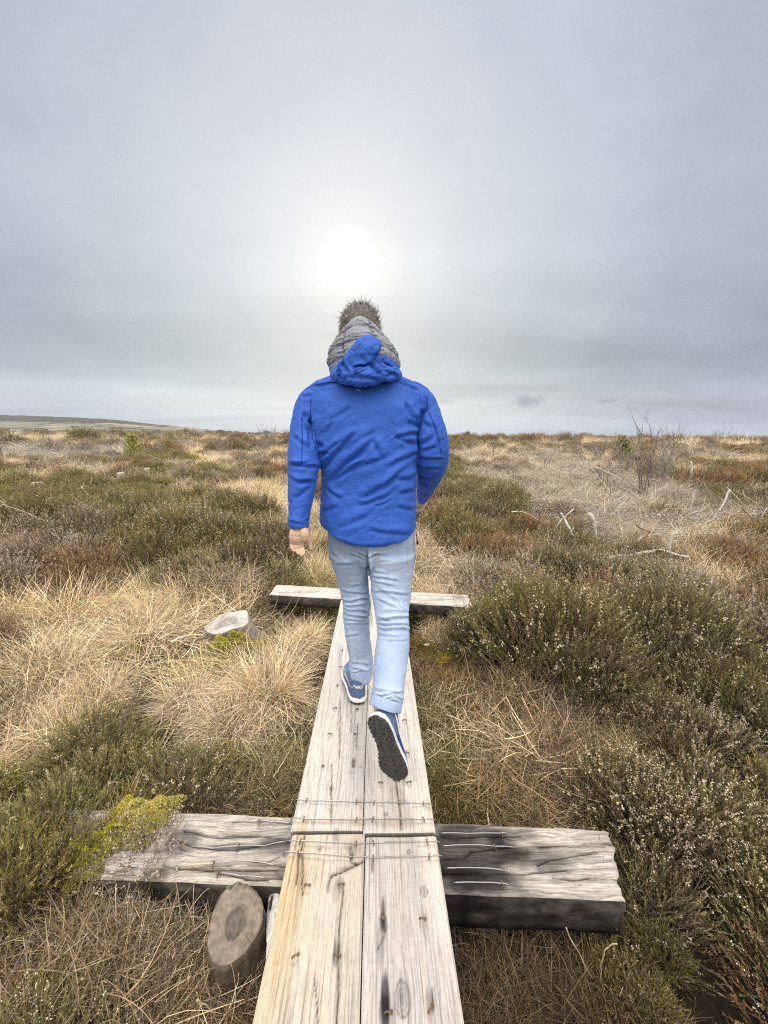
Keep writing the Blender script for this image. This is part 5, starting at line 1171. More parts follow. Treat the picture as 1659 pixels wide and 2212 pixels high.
# --- jeans
LEG = {  # crop rows: (y, xl, xr, Y, depth radius)
 'l': [(330, 470, 790, 1.57, .115), (430, 500, 775, 1.58, .10), (520, 532, 768, 1.60, .088), (620, 556, 776, 1.62, .080), (720, 578, 786, 1.64, .074), (800, 578, 780, 1.655, .070), (880, 584, 776, 1.67, .068), (960, 594, 778, 1.68, .070), (1060, 614, 796, 1.70, .070), (1150, 626, 802, 1.715, .064), (1220, 628, 804, 1.72, .058), (1282, 636, 804, 1.728, .054)],
 'r': [(330, 760, 1128, 1.56, .12), (430, 772, 1120, 1.56, .108), (520, 782, 1106, 1.555, .096), (620, 794, 1098, 1.55, .088), (720, 806, 1084, 1.53, .080), (800, 820, 1072, 1.50, .076)]}
def make_jeans():
    mb = MB()
    def row(y, xl, xr, Y, d, e=2.2):
        a = W2(xl, y, Y); b = W2(xr, y, Y); return ring((a + b) / 2, X1 * (b[0] - a[0]) / 2, Y1 * d, 36, e)
    # pelvis
    V, Q, T = loft([row(395, 500, 1120, 1.575, .10, 2.6), row(330, 470, 1124, 1.575, .118, 2.6), row(240, 466, 1124, 1.575, .122, 2.6), row(120, 470, 1118, 1.575, .112, 2.6)]); mb.add(V, T, Q)
    for k in ('l', 'r'):
        rr = [row(*q) for q in LEG[k]]
        if k == 'r': pass
        V, Q, T = loft(rr); mb.add(V, T, Q)
    # right calf comes back towards the viewer
    def cp(y, xl, xr, Y): a = W2(xl, y, Y); b = W2(xr, y, Y); return (a + b) / 2, (b[0] - a[0]) / 2
    C = [cp(760, 815, 1078, 1.515), cp(850, 832, 1076, 1.485), cp(930, 838, 1082, 1.46), cp(1030, 828, 1084, 1.425), cp(1130, 812, 1072, 1.39), cp(1240, 806, 1058, 1.35), cp(1340, 802, 1044, 1.315), cp(1420, 798, 1038, 1.29), cp(1450, 798, 1036, 1.283), cp(1490, 796, 1030, 1.268)]
    addtube(mb, [p for p, r in C], [r for p, r in C], [.074, .072, .070, .070, .066, .062, .058, .056, .054, .052], n=36, sub=4, round_ends=False)
    # right knee bulk
    ellipsoid(mb, W2(948, 800, 1.53), (.066, .07, .075), 24, 14)
    # hem cone of right leg
    me = remesh(mb, .0055, 7)
    V = getV(me); N = getN(me)
    px, py = proj(V[:, 0], V[:, 1], V[:, 2]); cx = (px - 576.1) / .2852; cy = (py - 1097.3) / .2852
    wcx = cx + 10 * vnoise(V, 22); wcy = cy + 10 * vnoise(V + 7, 22)
    FO = [(780, 520, 1000, 560, 4, 12), (800, 560, 960, 600, 3.5, 11), (810, 640, 1060, 655, 4, 12), (830, 690, 1010, 780, 4.5, 13), (820, 600, 1000, 720, 2, 14), (840, 850, 1070, 830, 7, 12), (835, 880, 1075, 890, 6, 10), (850, 915, 1080, 925, 6, 11), (840, 955, 1010, 985, 4, 12), (900, 1010, 1070, 1000, 3, 10), (845, 830, 960, 860, 4, 9),
          (870, 790, 1060, 790, 4, 12), (795, 480, 900, 500, 3, 10), (1000, 740, 1070, 790, 4, 10),
          (585, 705, 775, 685, 7, 11), (585, 740, 760, 735, 6, 10), (590, 770, 778, 790, 6, 10), (600, 815, 776, 830, 6, 10), (590, 850, 740, 862, 5, 10), (600, 890, 770, 880, 4, 10), (580, 640, 770, 645, 4, 11), (600, 980, 700, 970, 3, 12), (640, 600, 760, 580, 3, 12),
          (640, 1210, 780, 1235, 6, 9), (640, 1245, 790, 1225, 6, 8), (650, 1180, 790, 1190, 4, 10), (820, 1380, 1010, 1400, 5, 12), (800, 1430, 1020, 1400, 6, 10), (820, 1455, 950, 1435, 5, 8), (960, 1420, 1030, 1460, 5, 8),
          (760, 335, 770, 470, 10, 14), (620, 360, 740, 400, 3, 12), (480, 330, 560, 400, 3, 12), (800, 350, 900, 360, 4, 12), (860, 410, 960, 400, 3, 10), (540, 430, 650, 440, 3, 12), (690, 350, 760, 380, 6, 10), (770, 380, 840, 350, 6, 10)]
    disp = np.zeros(len(V))
    for (x0, y0, x1, y1, dp, wd) in FO:
        d = np.array([x1 - x0, y1 - y0], float); ln = np.hypot(*d); d /= ln; nv = np.array([-d[1], d[0]]); t = ((wcx - x0) * d[0] + (wcy - y0) * d[1]) / ln; s = (wcx - x0) * nv[0] + (wcy - y0) * nv[1]
        e = sstep(-.15, .2, t) * sstep(1.15, .8, t); disp += 1.5 * e * dp * .001 * (-np.exp(-(s / (wd * .7)) ** 2) + .8 * np.exp(-((s + 1.5 * wd) / wd) ** 2) + .2 * np.exp(-((s - 1.5 * wd) / wd) ** 2))
    disp = disp * sstep(.25, -.3, N[:, 1]) + .0022 * fbm(V * [1, 1, 1.8], 22)
    V = V + N * disp[:, None]; setV(me, V)
    base = np.array([.43, .545, .76]); C = np.ones((len(V), 3)) * base
    w = sstep(700, 1000, cy) * (cx > 800); C = C * (1 - .08 * w)[:, None]
    # darker towards the hips and over the left thigh
    w = (.30 * sstep(520, 330, cy) + .20 * (cx < 770) * sstep(800, 450, cy)); C = C * (1 - w)[:, None] * (1 + np.outer(w, [-.05, 0, .02]))
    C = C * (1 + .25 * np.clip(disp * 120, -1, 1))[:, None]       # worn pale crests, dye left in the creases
    setcol(me, C); return me
jnm = make_jeans(); nbvh = BVHTree.FromPolygons([tuple(v) for v in getV(jnm)], [tuple(p.vertices) for p in jnm.polygons])
jeans = link('jeans', pmesh(jnm), M_jeans, person)
pk = seam(nbvh, [(845, 320), (848, 425), (945, 474), (1068, 440), (1072, 290)], c2, M_stitch, 'pocket_stitching', jeans, .0010, lift=.0004)
pk2 = seam(nbvh, [(500, 368), (590, 385), (602, 370), (580, 280)], c2, M_stitch, 'pocket_stitching', jeans, .0009, lift=.0004)
seam(nbvh, [(728, 300), (735, 350), (745, 385)], c2, M_stitch, 'back_seam', jeans, .0009)
seam(nbvh, [(1095, 300), (1090, 420), (1075, 560), (1055, 700)], c2, M_jeans, 'side_seam', jeans, .0016)
seam(nbvh, [(575, 650), (600, 900), (632, 1150)], c2, M_jeans, 'side_seam', jeans, .0014)

# cuffs: open rings of cloth at the hems
def cuff(cen, axis, r, n_, col):
    mb = MB(); axis = nrm(axis); s = nrm(np.cross(axis, [0, 1, .2])) ; b = np.cross(axis, s); rings = []
    for t, k in ((-.030, .97), (-.02, .98), (-.012, .98), (-.002, .99), (.006, .985), (.009, .96), (.004, .95), (-.01, .9)):
        q = ring(cen + axis * t, s * r[0] * k, b * r[1] * k, 40); q = q + .003 * np.outer(vnoise(q * 1.0, 60), axis) + (q - cen) * (.05 * vnoise(q, 45))[:, None]; rings.append(q)
    V, Q, T = loft(rings, cap=False); mb.add(V, None, Q, col); me = mb.mesh('cuff', True); return link('cuff', pmesh(me), M_jeans, jeans)

# --- shoes, built pointing along +Y with the heel at the origin, sole at z = 0
SO = [(0, .006), (.008, .024), (.025, .034), (.06, .036), (.11, .033), (.15, .037), (.19, .046), (.225, .048), (.255, .042), (.278, .028), (.29, .008)]     # half width along the length
so_y = np.array([a for a, b in SO]); so_w = np.array([b for a, b in SO])
def cen_x(y, side): return side * (.010 * np.sin(np.clip(y / .29, 0, 1) * PI * 1.0) - .006 * np.clip((y - .15) / .14, 0, 1))
def outline(n=90, grow=0.0, side=1):
    # dense outline from the width table, rounded ends
    t = np.linspace(0, 1, n // 2); y = .29 * (1 - np.cos(t * PI)) / 2; w = np.interp(y, so_y, so_w)
    L2 = np.stack([cen_x(y, side) + w + grow, y], -1); R2 = np.stack([cen_x(y, side) - w - grow, y], -1)[::-1]
    o = np.concatenate([L2, R2]); o[:, 1] += np.where(o[:, 1] < .01, -grow, 0) + np.where(o[:, 1] > .28, grow, 0); return o
def toe_up(y): return .016 * sstep(.20, .29, y) + .004 * sstep(.03, 0, y)
def make_shoe(M4, side, label=None):
    M4 = np.asarray(M4).copy(); M4[:3, :3] *= 1.06
    def tf(V): return V @ M4[:3, :3].T + M4[:3, 3]
    def prism(levels, name, mat_, parent, inset=False):
        rings = []
        for z, g in levels:
            o = outline(96, g, side); rings.append(np.stack([o[:, 0], o[:, 1], z + toe_up(o[:, 1])], -1))
        V, Q, T = loft(rings); mb = MB(); mb.add(tf(V), T, Q); return link(name, pmesh(mb.mesh(name, True)), mat_, parent)
    # upper
    rings = []
    for y in np.linspace(-.002, .289, 46):
        w = np.interp(y, so_y, so_w) * .97 + .0005
        h = np.interp(y, [-.002, .004, .02, .05, .085, .12, .16, .20, .24, .27, .289], [.085, .125, .145, .140, .115, .100, .082, .066, .054, .044, .022])
        wt = np.interp(y, [0, .05, .1, .15, .2, .29], [.74, .74, .66, .5, .5, .5])
        t = np.linspace(0, PI, 22); cx_ = cen_x(y, side)
        ct = np.cos(t); st = np.sin(t); prof = (1 - (1 - wt) * st ** 1.3)
        X = cx_ + w * np.sign(ct) * np.abs(ct) ** .75 * prof; Z = .020 + (h - .020) * st ** .62 + toe_up(y)
        yy = y + .006 * (Z / .09) * (y < .03)
        top = np.stack([X, np.full(22, y) + (.010 * (Z / .09) if y < .05 else 0), Z], -1)
        t2 = np.linspace(0, 1, 6)[1:-1]; botm = np.stack([top[-1, 0] * (1 - t2) + top[0, 0] * t2, np.full(4, y), np.full(4, .017) + toe_up(y)], -1)
        rings.append(np.concatenate([top, botm]))
    V, Q, T = loft(rings); mb = MB(); mb.add(tf(V), T, Q)
    upm = mb.mesh('shoe', True); bv = BVHTree.FromPolygons([tuple(v) for v in getV(upm)], [tuple(p.vertices) for p in upm.polygons])
    sh = link('shoe', pmesh(upm), M_suede, person)
    if label: sh['label'] = label
    prism([(.008, .0), (.010, .0045), (.016, .0055), (.024, .003), (.027, .000)], 'midsole', M_white, sh)
    # outsole with cut lugs
    ny, nx = 150, 64; yy = np.linspace(-.003, .293, ny); G2 = []
    for y in yy:
        w = np.interp(np.clip(y, 0, .29), so_y, so_w) + .004; scal = .0016 * np.sin(y * 330) * np.where(np.linspace(-1, 1, nx) * side < 0, 1, .15)
        G2.append(np.stack([cen_x(y, side) + (w + scal) * np.linspace(-1, 1, nx), np.full(nx, y)], -1))
    G2 = np.array(G2); x = G2[..., 0] - cen_x(G2[..., 1], side); y = G2[..., 1]
    br = (np.floor(y / .013)).astype(int); gx = ((x + .5 + (br % 2) * .008 + .003 * np.sin(y * 60)) / .0165) % 1; gy = (y / .013) % 1
    gro = np.maximum(1 - sstep(.0, .16, np.minimum(gx, 1 - gx)), 1 - sstep(0, .2, np.minimum(gy, 1 - gy))); gro = np.maximum(gro * (.35 + .65 * (np.abs(x) > .012)), 1 - sstep(.0, .0022, np.abs(x - .010 * side)))
    z = 0.0 + .0042 * gro + toe_up(y) + .0006 * vnoise(np.stack([x.ravel(), y.ravel(), x.ravel() * 0], -1), 200).reshape(x.shape)
    edge = (np.abs(np.linspace(-1, 1, nx))[None, :] > .985); z = z + .002 * edge
    V = np.stack([G2[..., 0], y, z], -1).reshape(-1, 3); I = np.arange(ny * nx).reshape(ny, nx)
    Q = np.stack([I[:-1, :-1], I[1:, :-1], I[1:, 1:], I[:-1, 1:]], -1).reshape(-1, 4)
    per = np.concatenate([I[0, :-1], I[:-1, -1], I[-1, ::-1][:-1], I[::-1, 0][:-1]]); n = len(per); up = V[per].copy(); up[:, 2] = .0125 + toe_up(up[:, 1]); k = len(V); i = np.arange(n); j = (i + 1) % n
    V = np.concatenate([V, up]); Q = np.concatenate([Q, np.stack([per[i], per[j], k + j, k + i], 1)])
    mb = MB(); mb.add(tf(V), None, Q); link('outsole', pmesh(mb.mesh('outsole', True)), M_rubber, sh)
    # markings projected on the upper
    def on_side(y, z, s, lift=.0012):
        o = Vector(tf(np.array([[cen_x(y, side) + s * .2, y, z]]))[0]); d = Vector(M4[:3, :3] @ np.array([-s, 0, 0])).normalized(); r = bv.ray_cast(o, d)
        return None if r[0] is None else np.array(r[0] - d * lift)
    for s in (1, -1):       # curved tick stripe, one on each flank
        t = np.linspace(0, 1, 26)
        yl = .235 - .215 * t; zlow = .040 - .006 * np.sin(t * 2) + .040 * t ** 1.7; wd_ = .017 * np.sin(np.clip(t * 1.0, 0, 1) * PI) ** .6 * (1 - .55 * t) + .0012
        yl = np.where(t < .15, yl, yl); A = [on_side(a, b, s) for a, b in zip(yl, zlow)]; B = [on_side(a + .004, b + w, s) for a, b, w in zip(yl, zlow, wd_)]
        k = [i for i in range(26) if A[i] is not None and B[i] is not None]
        if len(k) < 4: continue
        A_ = np.array([A[i] for i in k]); B_ = np.array([B[i] for i in k]); nn = M4[:3, :3] @ np.array([s, 0, 0]) * .0012
        V = np.concatenate([A_, B_, A_ + nn, B_ + nn]); n = len(k); i = np.arange(n - 1)
        Q = np.concatenate([np.stack([i + a, i + 1 + a, i + 1 + b, i + b], 1) for a, b in ((2 * n, 3 * n), (0, n), (0, 2 * n), (n, 3 * n))]); mb = MB(); mb.add(V, None, Q); link('side_stripe', pmesh(mb.mesh('side_stripe', False)), M_white, sh)
    # royal blue mesh panel in front of the heel counter
    for s in (1, -1):
        ys = np.linspace(.105, .175, 8); zs_ = np.linspace(.030, .060, 6); P_ = [[on_side(a, b, s, .0007) for b in zs_] for a in ys]
        if all(q is not None for r in P_ for q in r):
            V = np.array(P_).reshape(-1, 3); I = np.arange(48).reshape(8, 6); Q = np.stack([I[:-1, :-1], I[1:, :-1], I[1:, 1:], I[:-1, 1:]], -1).reshape(-1, 4); mb = MB(); mb.add(V, None, Q); link('side_panel', pmesh(mb.mesh('side_panel', True)), M_mesh, sh)
    # heel lettering
    cu = bpy.data.curves.new('heel_text', 'FONT'); cu.body = 'NIKE'; cu.size = .0175; cu.extrude = .0006; cu.offset = .0005; cu.shear = .35; cu.align_x = 'CENTER'; cu.space_character = .92
    to = bpy.data.objects.new('tmp', cu); COL.objects.link(to); dg = bpy.context.evaluated_depsgraph_get(); tm = bpy.data.meshes.new_from_object(to.evaluated_get(dg)); bpy.data.objects.remove(to)
    V = getV(tm); V[:, 0] *= 1.25; off = .0075 * side * 1.0
    out = np.stack([V[:, 0] + cen_x(.0, side) + off, V[:, 2] * 0 - .0, V[:, 1] + .078], -1)
    # wrap round the back of the heel
    res = []
    for q, v in zip(out, V):
        o = Vector(tf(np.array([[q[0], -.2, q[2]]]))[0]); d = Vector(M4[:3, :3] @ np.array([0, 1, 0])).normalized(); r = bv.ray_cast(o, d)
        res.append(np.array(r[0]) - np.array(d) * (.0012 + v[2]) if r[0] is not None else tf(np.array([[q[0], .0, q[2]]]))[0])
    setV(tm, np.array(res)); link('heel_lettering', pmesh(tm), M_white, sh)
    return sh
def frame(o, yv, zv):
    y = nrm(yv); z = np.asarray(zv, float); z = nrm(z - y * (z @ y)); x = np.cross(y, z); M4 = np.eye(4); M4[:3, 0] = x; M4[:3, 1] = y; M4[:3, 2] = z; M4[:3, 3] = o; return M4
hl = G(768, 1523, .004); 
make_shoe(frame(hl + np.array([.020, 0, .001]), (-.24, 1, 0), (0.03, 0, 1)), -1, 'left trainer planted flat on the board')
hr = P(809, 1553, 1.185); tr = P(853, 1684, 1.205)
make_shoe(frame(hr, tr - hr, (.34, .90, .12)), 1, 'right trainer lifted behind with its black tread showing')
cuff(W2(720, 1274, 1.728), np.array([.0, .10, -1]), (.0515, .057), 40, (.30, .40, .60))
cuff(W2(899, 1502, 1.260), np.array([-.26, -.50, -.80]), (.0615, .054), 40, (.36, .47, .67))

# --- body: one continuous figure under the clothes, with head, ears, face, hands
def make_body():
    mb = MB()
    hc = W(772, 365, 1.635); hc[2] = 1.655
    ellipsoid(mb, hc + [0, -.012, .025], (.076, .096, .098), 32, 20)          # skull
    ellipsoid(mb, hc + [0, .035, -.055], (.056, .062, .072), 24, 16)           # jaw and face
    ellipsoid(mb, hc + [0, .092, -.112 + .02], (.022, .018, .018), 16, 10)     # chin
    addtube(mb, [hc + [0, .088, .012], hc + [0, .108, -.025], hc + [0, .098, -.034]], [.009, .012, .010], n=12)   # nose
    addtube(mb, [hc + [-.022, .093, -.060], hc + [0, .099, -.058], hc + [.022, .093, -.060]], [.006, .008, .006], n=10)     # lips
    addtube(mb, [hc + [-.045, .078, .022], hc + [0, .090, .020], hc + [.045, .078, .022]], [.008, .009, .008], n=10)      # brow
    for s in (-1, 1):
        ellipsoid(mb, hc + [s * .030, .078, .002], (.013, .012, .011), 12, 8)    # closed-lid eye mounds
        ellipsoid(mb, hc + [s * .078, -.004, -.012], (.010, .020, .032), 14, 10)  # ears
    nb_ = W(800, 700, 1.605)
    addtube(mb, [hc + [0, -.012, -.06], hc + [0, -.02, -.12], nb_ + [0, 0, -.03]], [.058, .060, .07], n=24)
    # trunk
    rows = [(1930, 560, 1130, 1.575, .10), (1700, 560, 1110, 1.58, .10), (1450, 560, 1110, 1.585, .095), (1200, 520, 1120, 1.59, .10), (1000, 460, 1150, 1.6, .105), (880, 430, 1180, 1.605, .09), (800, 490, 1120, 1.605, .07), (730, 600, 1010, 1.605, .055)]
    V, Q, T = loft([hsec(*r) for r in rows]); mb.add(V, T, Q)
    aL = [W(430, 880, 1.60), W(365, 1090, 1.57), W(358, 1340, 1.50), W(338, 1600, 1.45), W(332, 1790, 1.42), P(652, 1150, 1.415)]
    addtube(mb, aL, [.036, .038, .036, .034, .029, .030], [.05, .047, .042, .034, .022, .019], n=24)
    aR = [W(1180, 880, 1.60), W(1290, 1090, 1.58), W(1300, 1290, 1.60), W(1255, 1430, 1.70), W(1215, 1570, 1.80), W(1208, 1612, 1.835)]
    addtube(mb, aR, [.036, .038, .036, .032, .027, .026], n=24)
    for q, k in ((0, 'l'), (1, 'r')):
        pts = [(W2(r[1], r[0], r[3]) + W2(r[2], r[0], r[3])) / 2 for r in LEG[k]]; rad = [r[4] * (.78 if r[0] < 1000 else .55) for r in LEG[k]]
        if k == 'r': pts += [W2(955, 930, 1.46), W2(945, 1130, 1.39), W2(925, 1340, 1.315), W2(915, 1480, 1.275), hr + [.015, .07, .0], (hr + tr) / 2 + [.01, .045, .0]]; rad += [.052, .05, .040, .028, .022, .028]
        else: pts += [hl + [0, .05, .06], hl + [-.02, .15, .045]]; rad += [.026, .028]
        addtube(mb, pts, rad, n=24, sub=2)
    # left hand, palm towards the viewer
    c4 = lambda x, y: (592.5 + .0893 * x, 1042.4 + .0893 * y)
    def h(x, y, Y): return P(*c4(x, y), Y)
    palm = [(1150, 400, 800, .017), (1230, 378, 800, .019), (1320, 378, 770, .020), (1400, 380, 735, .018), (1460, 392, 718, .014)]
    rr = []
    for (y, a, b, d) in palm:
        A = h(a, y, 1.405); B = h(b, y, 1.405); rr.append(ring((A + B) / 2, (B - A) / 2 * 1.04, Y1 * d, 24, 2.6))
    V, Q, T = loft(rr); mb.add(V, T, Q)
    ellipsoid(mb, h(720, 1260, 1.392), (.020, .015, .028), 16, 12)        # thumb pad
    ellipsoid(mb, h(440, 1300, 1.394), (.013, .011, .030), 16, 12)        # heel of the hand
    FN = [([(428, 1450, 1.404), (418, 1530, 1.398), (448, 1600, 1.385), (490, 1650, 1.374)], .0078), ([(505, 1465, 1.404), (510, 1560, 1.400), (545, 1650, 1.386), (580, 1715, 1.374)], .0086),
          ([(590, 1470, 1.404), (598, 1570, 1.402), (625, 1670, 1.388), (655, 1755, 1.376)], .0088), ([(672, 1460, 1.404), (678, 1550, 1.402), (700, 1640, 1.392), (722, 1715, 1.382)], .0083)]
    for pts, r in FN: addtube(mb, [h(*q) for q in pts], [r * .92, r * .86, r * .82, r * .72], n=14, sub=4)
    addtube(mb, [h(760, 1250, 1.40), h(820, 1360, 1.405), h(862, 1480, 1.41), h(890, 1590, 1.41)], [.015, .0125, .0100, .0082], n=14, sub=4)    # thumb
    # right hand, loosely curled in front
    addtube(mb, [W(1208, 1600, 1.83), W(1204, 1630, 1.86), W(1200, 1650, 1.88)], [.026, .030, .026], [.018, .018, .016], n=20)
    for i, (a, b) in enumerate(((1190, 1650), (1200, 1658), (1212, 1655), (1226, 1642))):
        addtube(mb, [W(a, b - 25, 1.865), W(a - 2 + i * 2, b + 12, 1.872), W(a - 6, b + 24, 1.862), W(a - 14, b + 22 - i * 4, 1.85)], [.0088, .0084, .0078, .007], n=12)
    addtube(mb, [W(1236, 1605, 1.83), W(1238, 1632, 1.835), W(1222, 1655, 1.835)], [.0105, .0095, .008], n=12)
    me = remesh(mb, .0032, 3, .4); V = getV(me); N = getN(me)
    C = np.ones((len(V), 3)) * [.60, .43, .31]; n = vnoise(V, 60); C *= (1 + .06 * n)[:, None]
    # palm creases
    for pl in ([(400, 1380), (470, 1440), (560, 1465), (680, 1445)], [(640, 1180), (640, 1280), (690, 1330), (800, 1290)], [(400, 1285), (520, 1300), (640, 1290)], [(470, 1570), (590, 1580), (700, 1560)]):
        q = [h(a, b, 1.39)[[0, 2]] for a, b in pl]; d = seg_dist(V[:, 0], V[:, 2], q); w = np.exp(-(d / .0016) ** 2) * (V[:, 1] < 1.41) * (V[:, 1] > 1.36)
        V = V - N * (.0022 * w)[:, None]; C *= (1 - .35 * w)[:, None]
    setV(me, V); setcol(me, C); return me, hc
bme, hc = make_body(); body = link('body', pmesh(bme), M_skin, person)

# --- hair
def make_hair():
    rs = np.random.RandomState(5); mb = MB(); c = hc + [0, -.012, .025]; n = 5200
    u = rs.normal(size=(n, 3)); u = nrm(u); k = (u[:, 2] > -.75) & ~((u[:, 1] > .55) & (u[:, 2] < .45)); u = u[k]; n = len(u)
    b = c + u * [.075, .095, .097]; up = sstep(.1, .9, u[:, 2])
    dn_ = np.array([.12, -.25, -1.0]); tg = nrm(dn_ - u * (u @ dn_)[:, None]); rt = rs.normal(size=(n, 3)); rt = nrm(rt - u * (rt * u).sum(1)[:, None]); d = nrm(tg * (1 - .7 * up)[:, None] + u * (.09 + .05 * up)[:, None] + rt * (.16 + .45 * up)[:, None])
    ln = .026 - .008 * up + rs.uniform(0, .014, n)
    col = np.array([.27, .25, .232]) * rs.uniform(.5, 1.4, (n, 1)); g = rs.rand(n) < .15; col[g] = np.array([.34, .31, .27]) * rs.uniform(.7, 1.2, (g.sum(), 1))
    strips(mb, b, d, ln, np.full(n, .0030), (.5 - up * .6), 4, col, rs, .7, .3)
    # ruffled locks on the crown
    for (cx, cy, tx, ty) in ((735, 235, 690, 190), (700, 260, 655, 215), (760, 200, 728, 128), (770, 195, 752, 150), (785, 190, 775, 112), (800, 200, 800, 140), (830, 200, 822, 142), (845, 215, 848, 165), (870, 230, 885, 190), (740, 215, 715, 160), (815, 195, 830, 150), (780, 200, 760, 140), (860, 215, 870, 175), (650, 265, 612, 262), (900, 260, 918, 250)):
        m_ = 15; a = W(cx, cy + 25, 1.62); e = W(tx, ty, 1.61); bb = a + rs.normal(0, .007, (m_, 3)); dd = (e - a) + rs.normal(0, .007, (m_, 3)); L_ = np.linalg.norm(dd, axis=1) * rs.uniform(.75, 1.12, m_)
        strips(mb, bb, dd, L_, np.full(m_, .0018), rs.uniform(-.1, .6, m_), 5, np.array([.24, .205, .175]) * rs.uniform(.6, 1.6, (m_, 1)), rs, .8, .4)
    cap = MB(); ellipsoid(cap, c + [0, -.004, .003], (.0775, .0955, .099), 32, 20)
    V = cap.V[0]; keep = ~((V[:, 1] > c[1] + .045) & (V[:, 2] < c[2] + .045)); V = np.where(keep[:, None], V, c + (V - c) * .9); V = V + nrm(V - c) * (.002 * vnoise(V, 60))[:, None]
    mb.add(V, cap.T[0], cap.Q[0], (.12, .108, .096)); return mb.mesh('hair')
link('hair', pmesh(make_hair()), M_hair, person)
# ------------------------------------------------------------------ smaller things on the bog
c4_ = lambda x, y: (.3966 * x, 850.4 + .3966 * y)
c5 = lambda x, y: (932.7 + .4378 * x, 850.4 + .4378 * y)
c6 = lambda x, y: (.4299 * x, 1261.9 + .4299 * y)
c7 = lambda x, y: (877.8 + .4709 * x, 1261.9 + .4709 * y)
cR = lambda x, y: (1152.1 + .3056 * x, 823.0 + .3056 * y)

def stick(conv, pts, r, label, col=(.46, .42, .36), name='dry_stick', cat='stick', group=None, zg=-.04, dy=0.0, twig=0, seed=1, mat_=None):
    px = [conv(*p) for p in pts]; low = max(px, key=lambda q: q[1]); Y = G(*low, zg)[1]; rs = np.random.RandomState(seed)
    W_ = [P(a, b, Y + dy * i / max(1, len(px) - 1)) for i, (a, b) in enumerate(px)]; o0 = W_[int(np.argmin([w[2] for w in W_]))].copy()
    W_ = np.array(W_) - o0; n = len(W_); jitn = []
    for i in range(n - 1):
        for t in (0, .33, .66): jitn.append(W_[i] * (1 - t) + W_[i + 1] * t + rs.normal(0, min(r * .8, .006), 3) * (0 if (i == 0 and t == 0) else 1))
    jitn.append(W_[-1]); mb = MB(); rad = r * np.linspace(1, .45, len(jitn)) * rs.uniform(.85, 1.15, len(jitn))
    V, Q, T = tube(jitn, rad, n=8, sub=2); mb.add(V, T, Q, np.clip(np.array(col) * (1 + .3 * vnoise(V * 1.0 + seed, 25))[:, None], .02, .8))
    for i in range(twig): branchy(mb, jitn[rs.randint(1, len(jitn))], rs.normal(0, 1, 3) * [1, .5, .6] + [0, 0, .4], np.linalg.norm(W_[-1] - W_[0]) * rs.uniform(.15, .35), r * .5, 1, rs, np.array(col), 2)
    return tag(link(name, mb.mesh(name, True), mat_ or M_stick, loc=o0), label, cat, group)
pale = (.62, .56, .47); white = (.62, .60, .57); brown = (.17, .13, .10)
stick(c4_, [(445, 508), (470, 540), (480, 600)], .016, 'bent bleached stick standing in the left heather, lower of a pair', pale, seed=2)
stick(c4_, [(503, 455), (494, 490), (485, 530)], .008, 'straight pale stick standing just above the bent bleached stick', pale, seed=3)
stick(c4_, [(515, 478), (570, 481), (622, 502)], .007, 'pale stick lying level right of the two standing sticks', pale, seed=4)
stick(c4_, [(955, 672), (1020, 682), (1088, 720)], .006, 'thin pale stick lying on tan grass left of the sleeve', pale, seed=5)
stick(c4_, [(565, 415), (575, 450), (590, 470)], .006, 'short thin stick beside the small white sawn stump', pale, seed=6)
stick(c4_, [(1010, 310), (1050, 290), (1082, 280)], .05, 'leaning grey log near the left skyline', (.30, .25, .20), 'log', 'log', seed=7)
stick(c4_, [(1185, 268), (1230, 280), (1320, 284)], .035, 'whitish log lying near the skyline left of the shoulder', white, 'log', 'log', seed=8)
stick(c4_, [(800, 310), (830, 298), (870, 292)], .05, 'dark weathered log between the two small pines', (.22, .19, .16), 'log', 'log', seed=9)
stick(c4_, [(600, 316), (640, 318), (690, 316)], .03, 'white log lying just left of the larger small pine', white, 'log', 'log', seed=10)
stick(c4_, [(0, 404), (20, 402), (50, 405)], .05, 'white log end at the far left edge below the brash', white, 'log', 'log', seed=11)
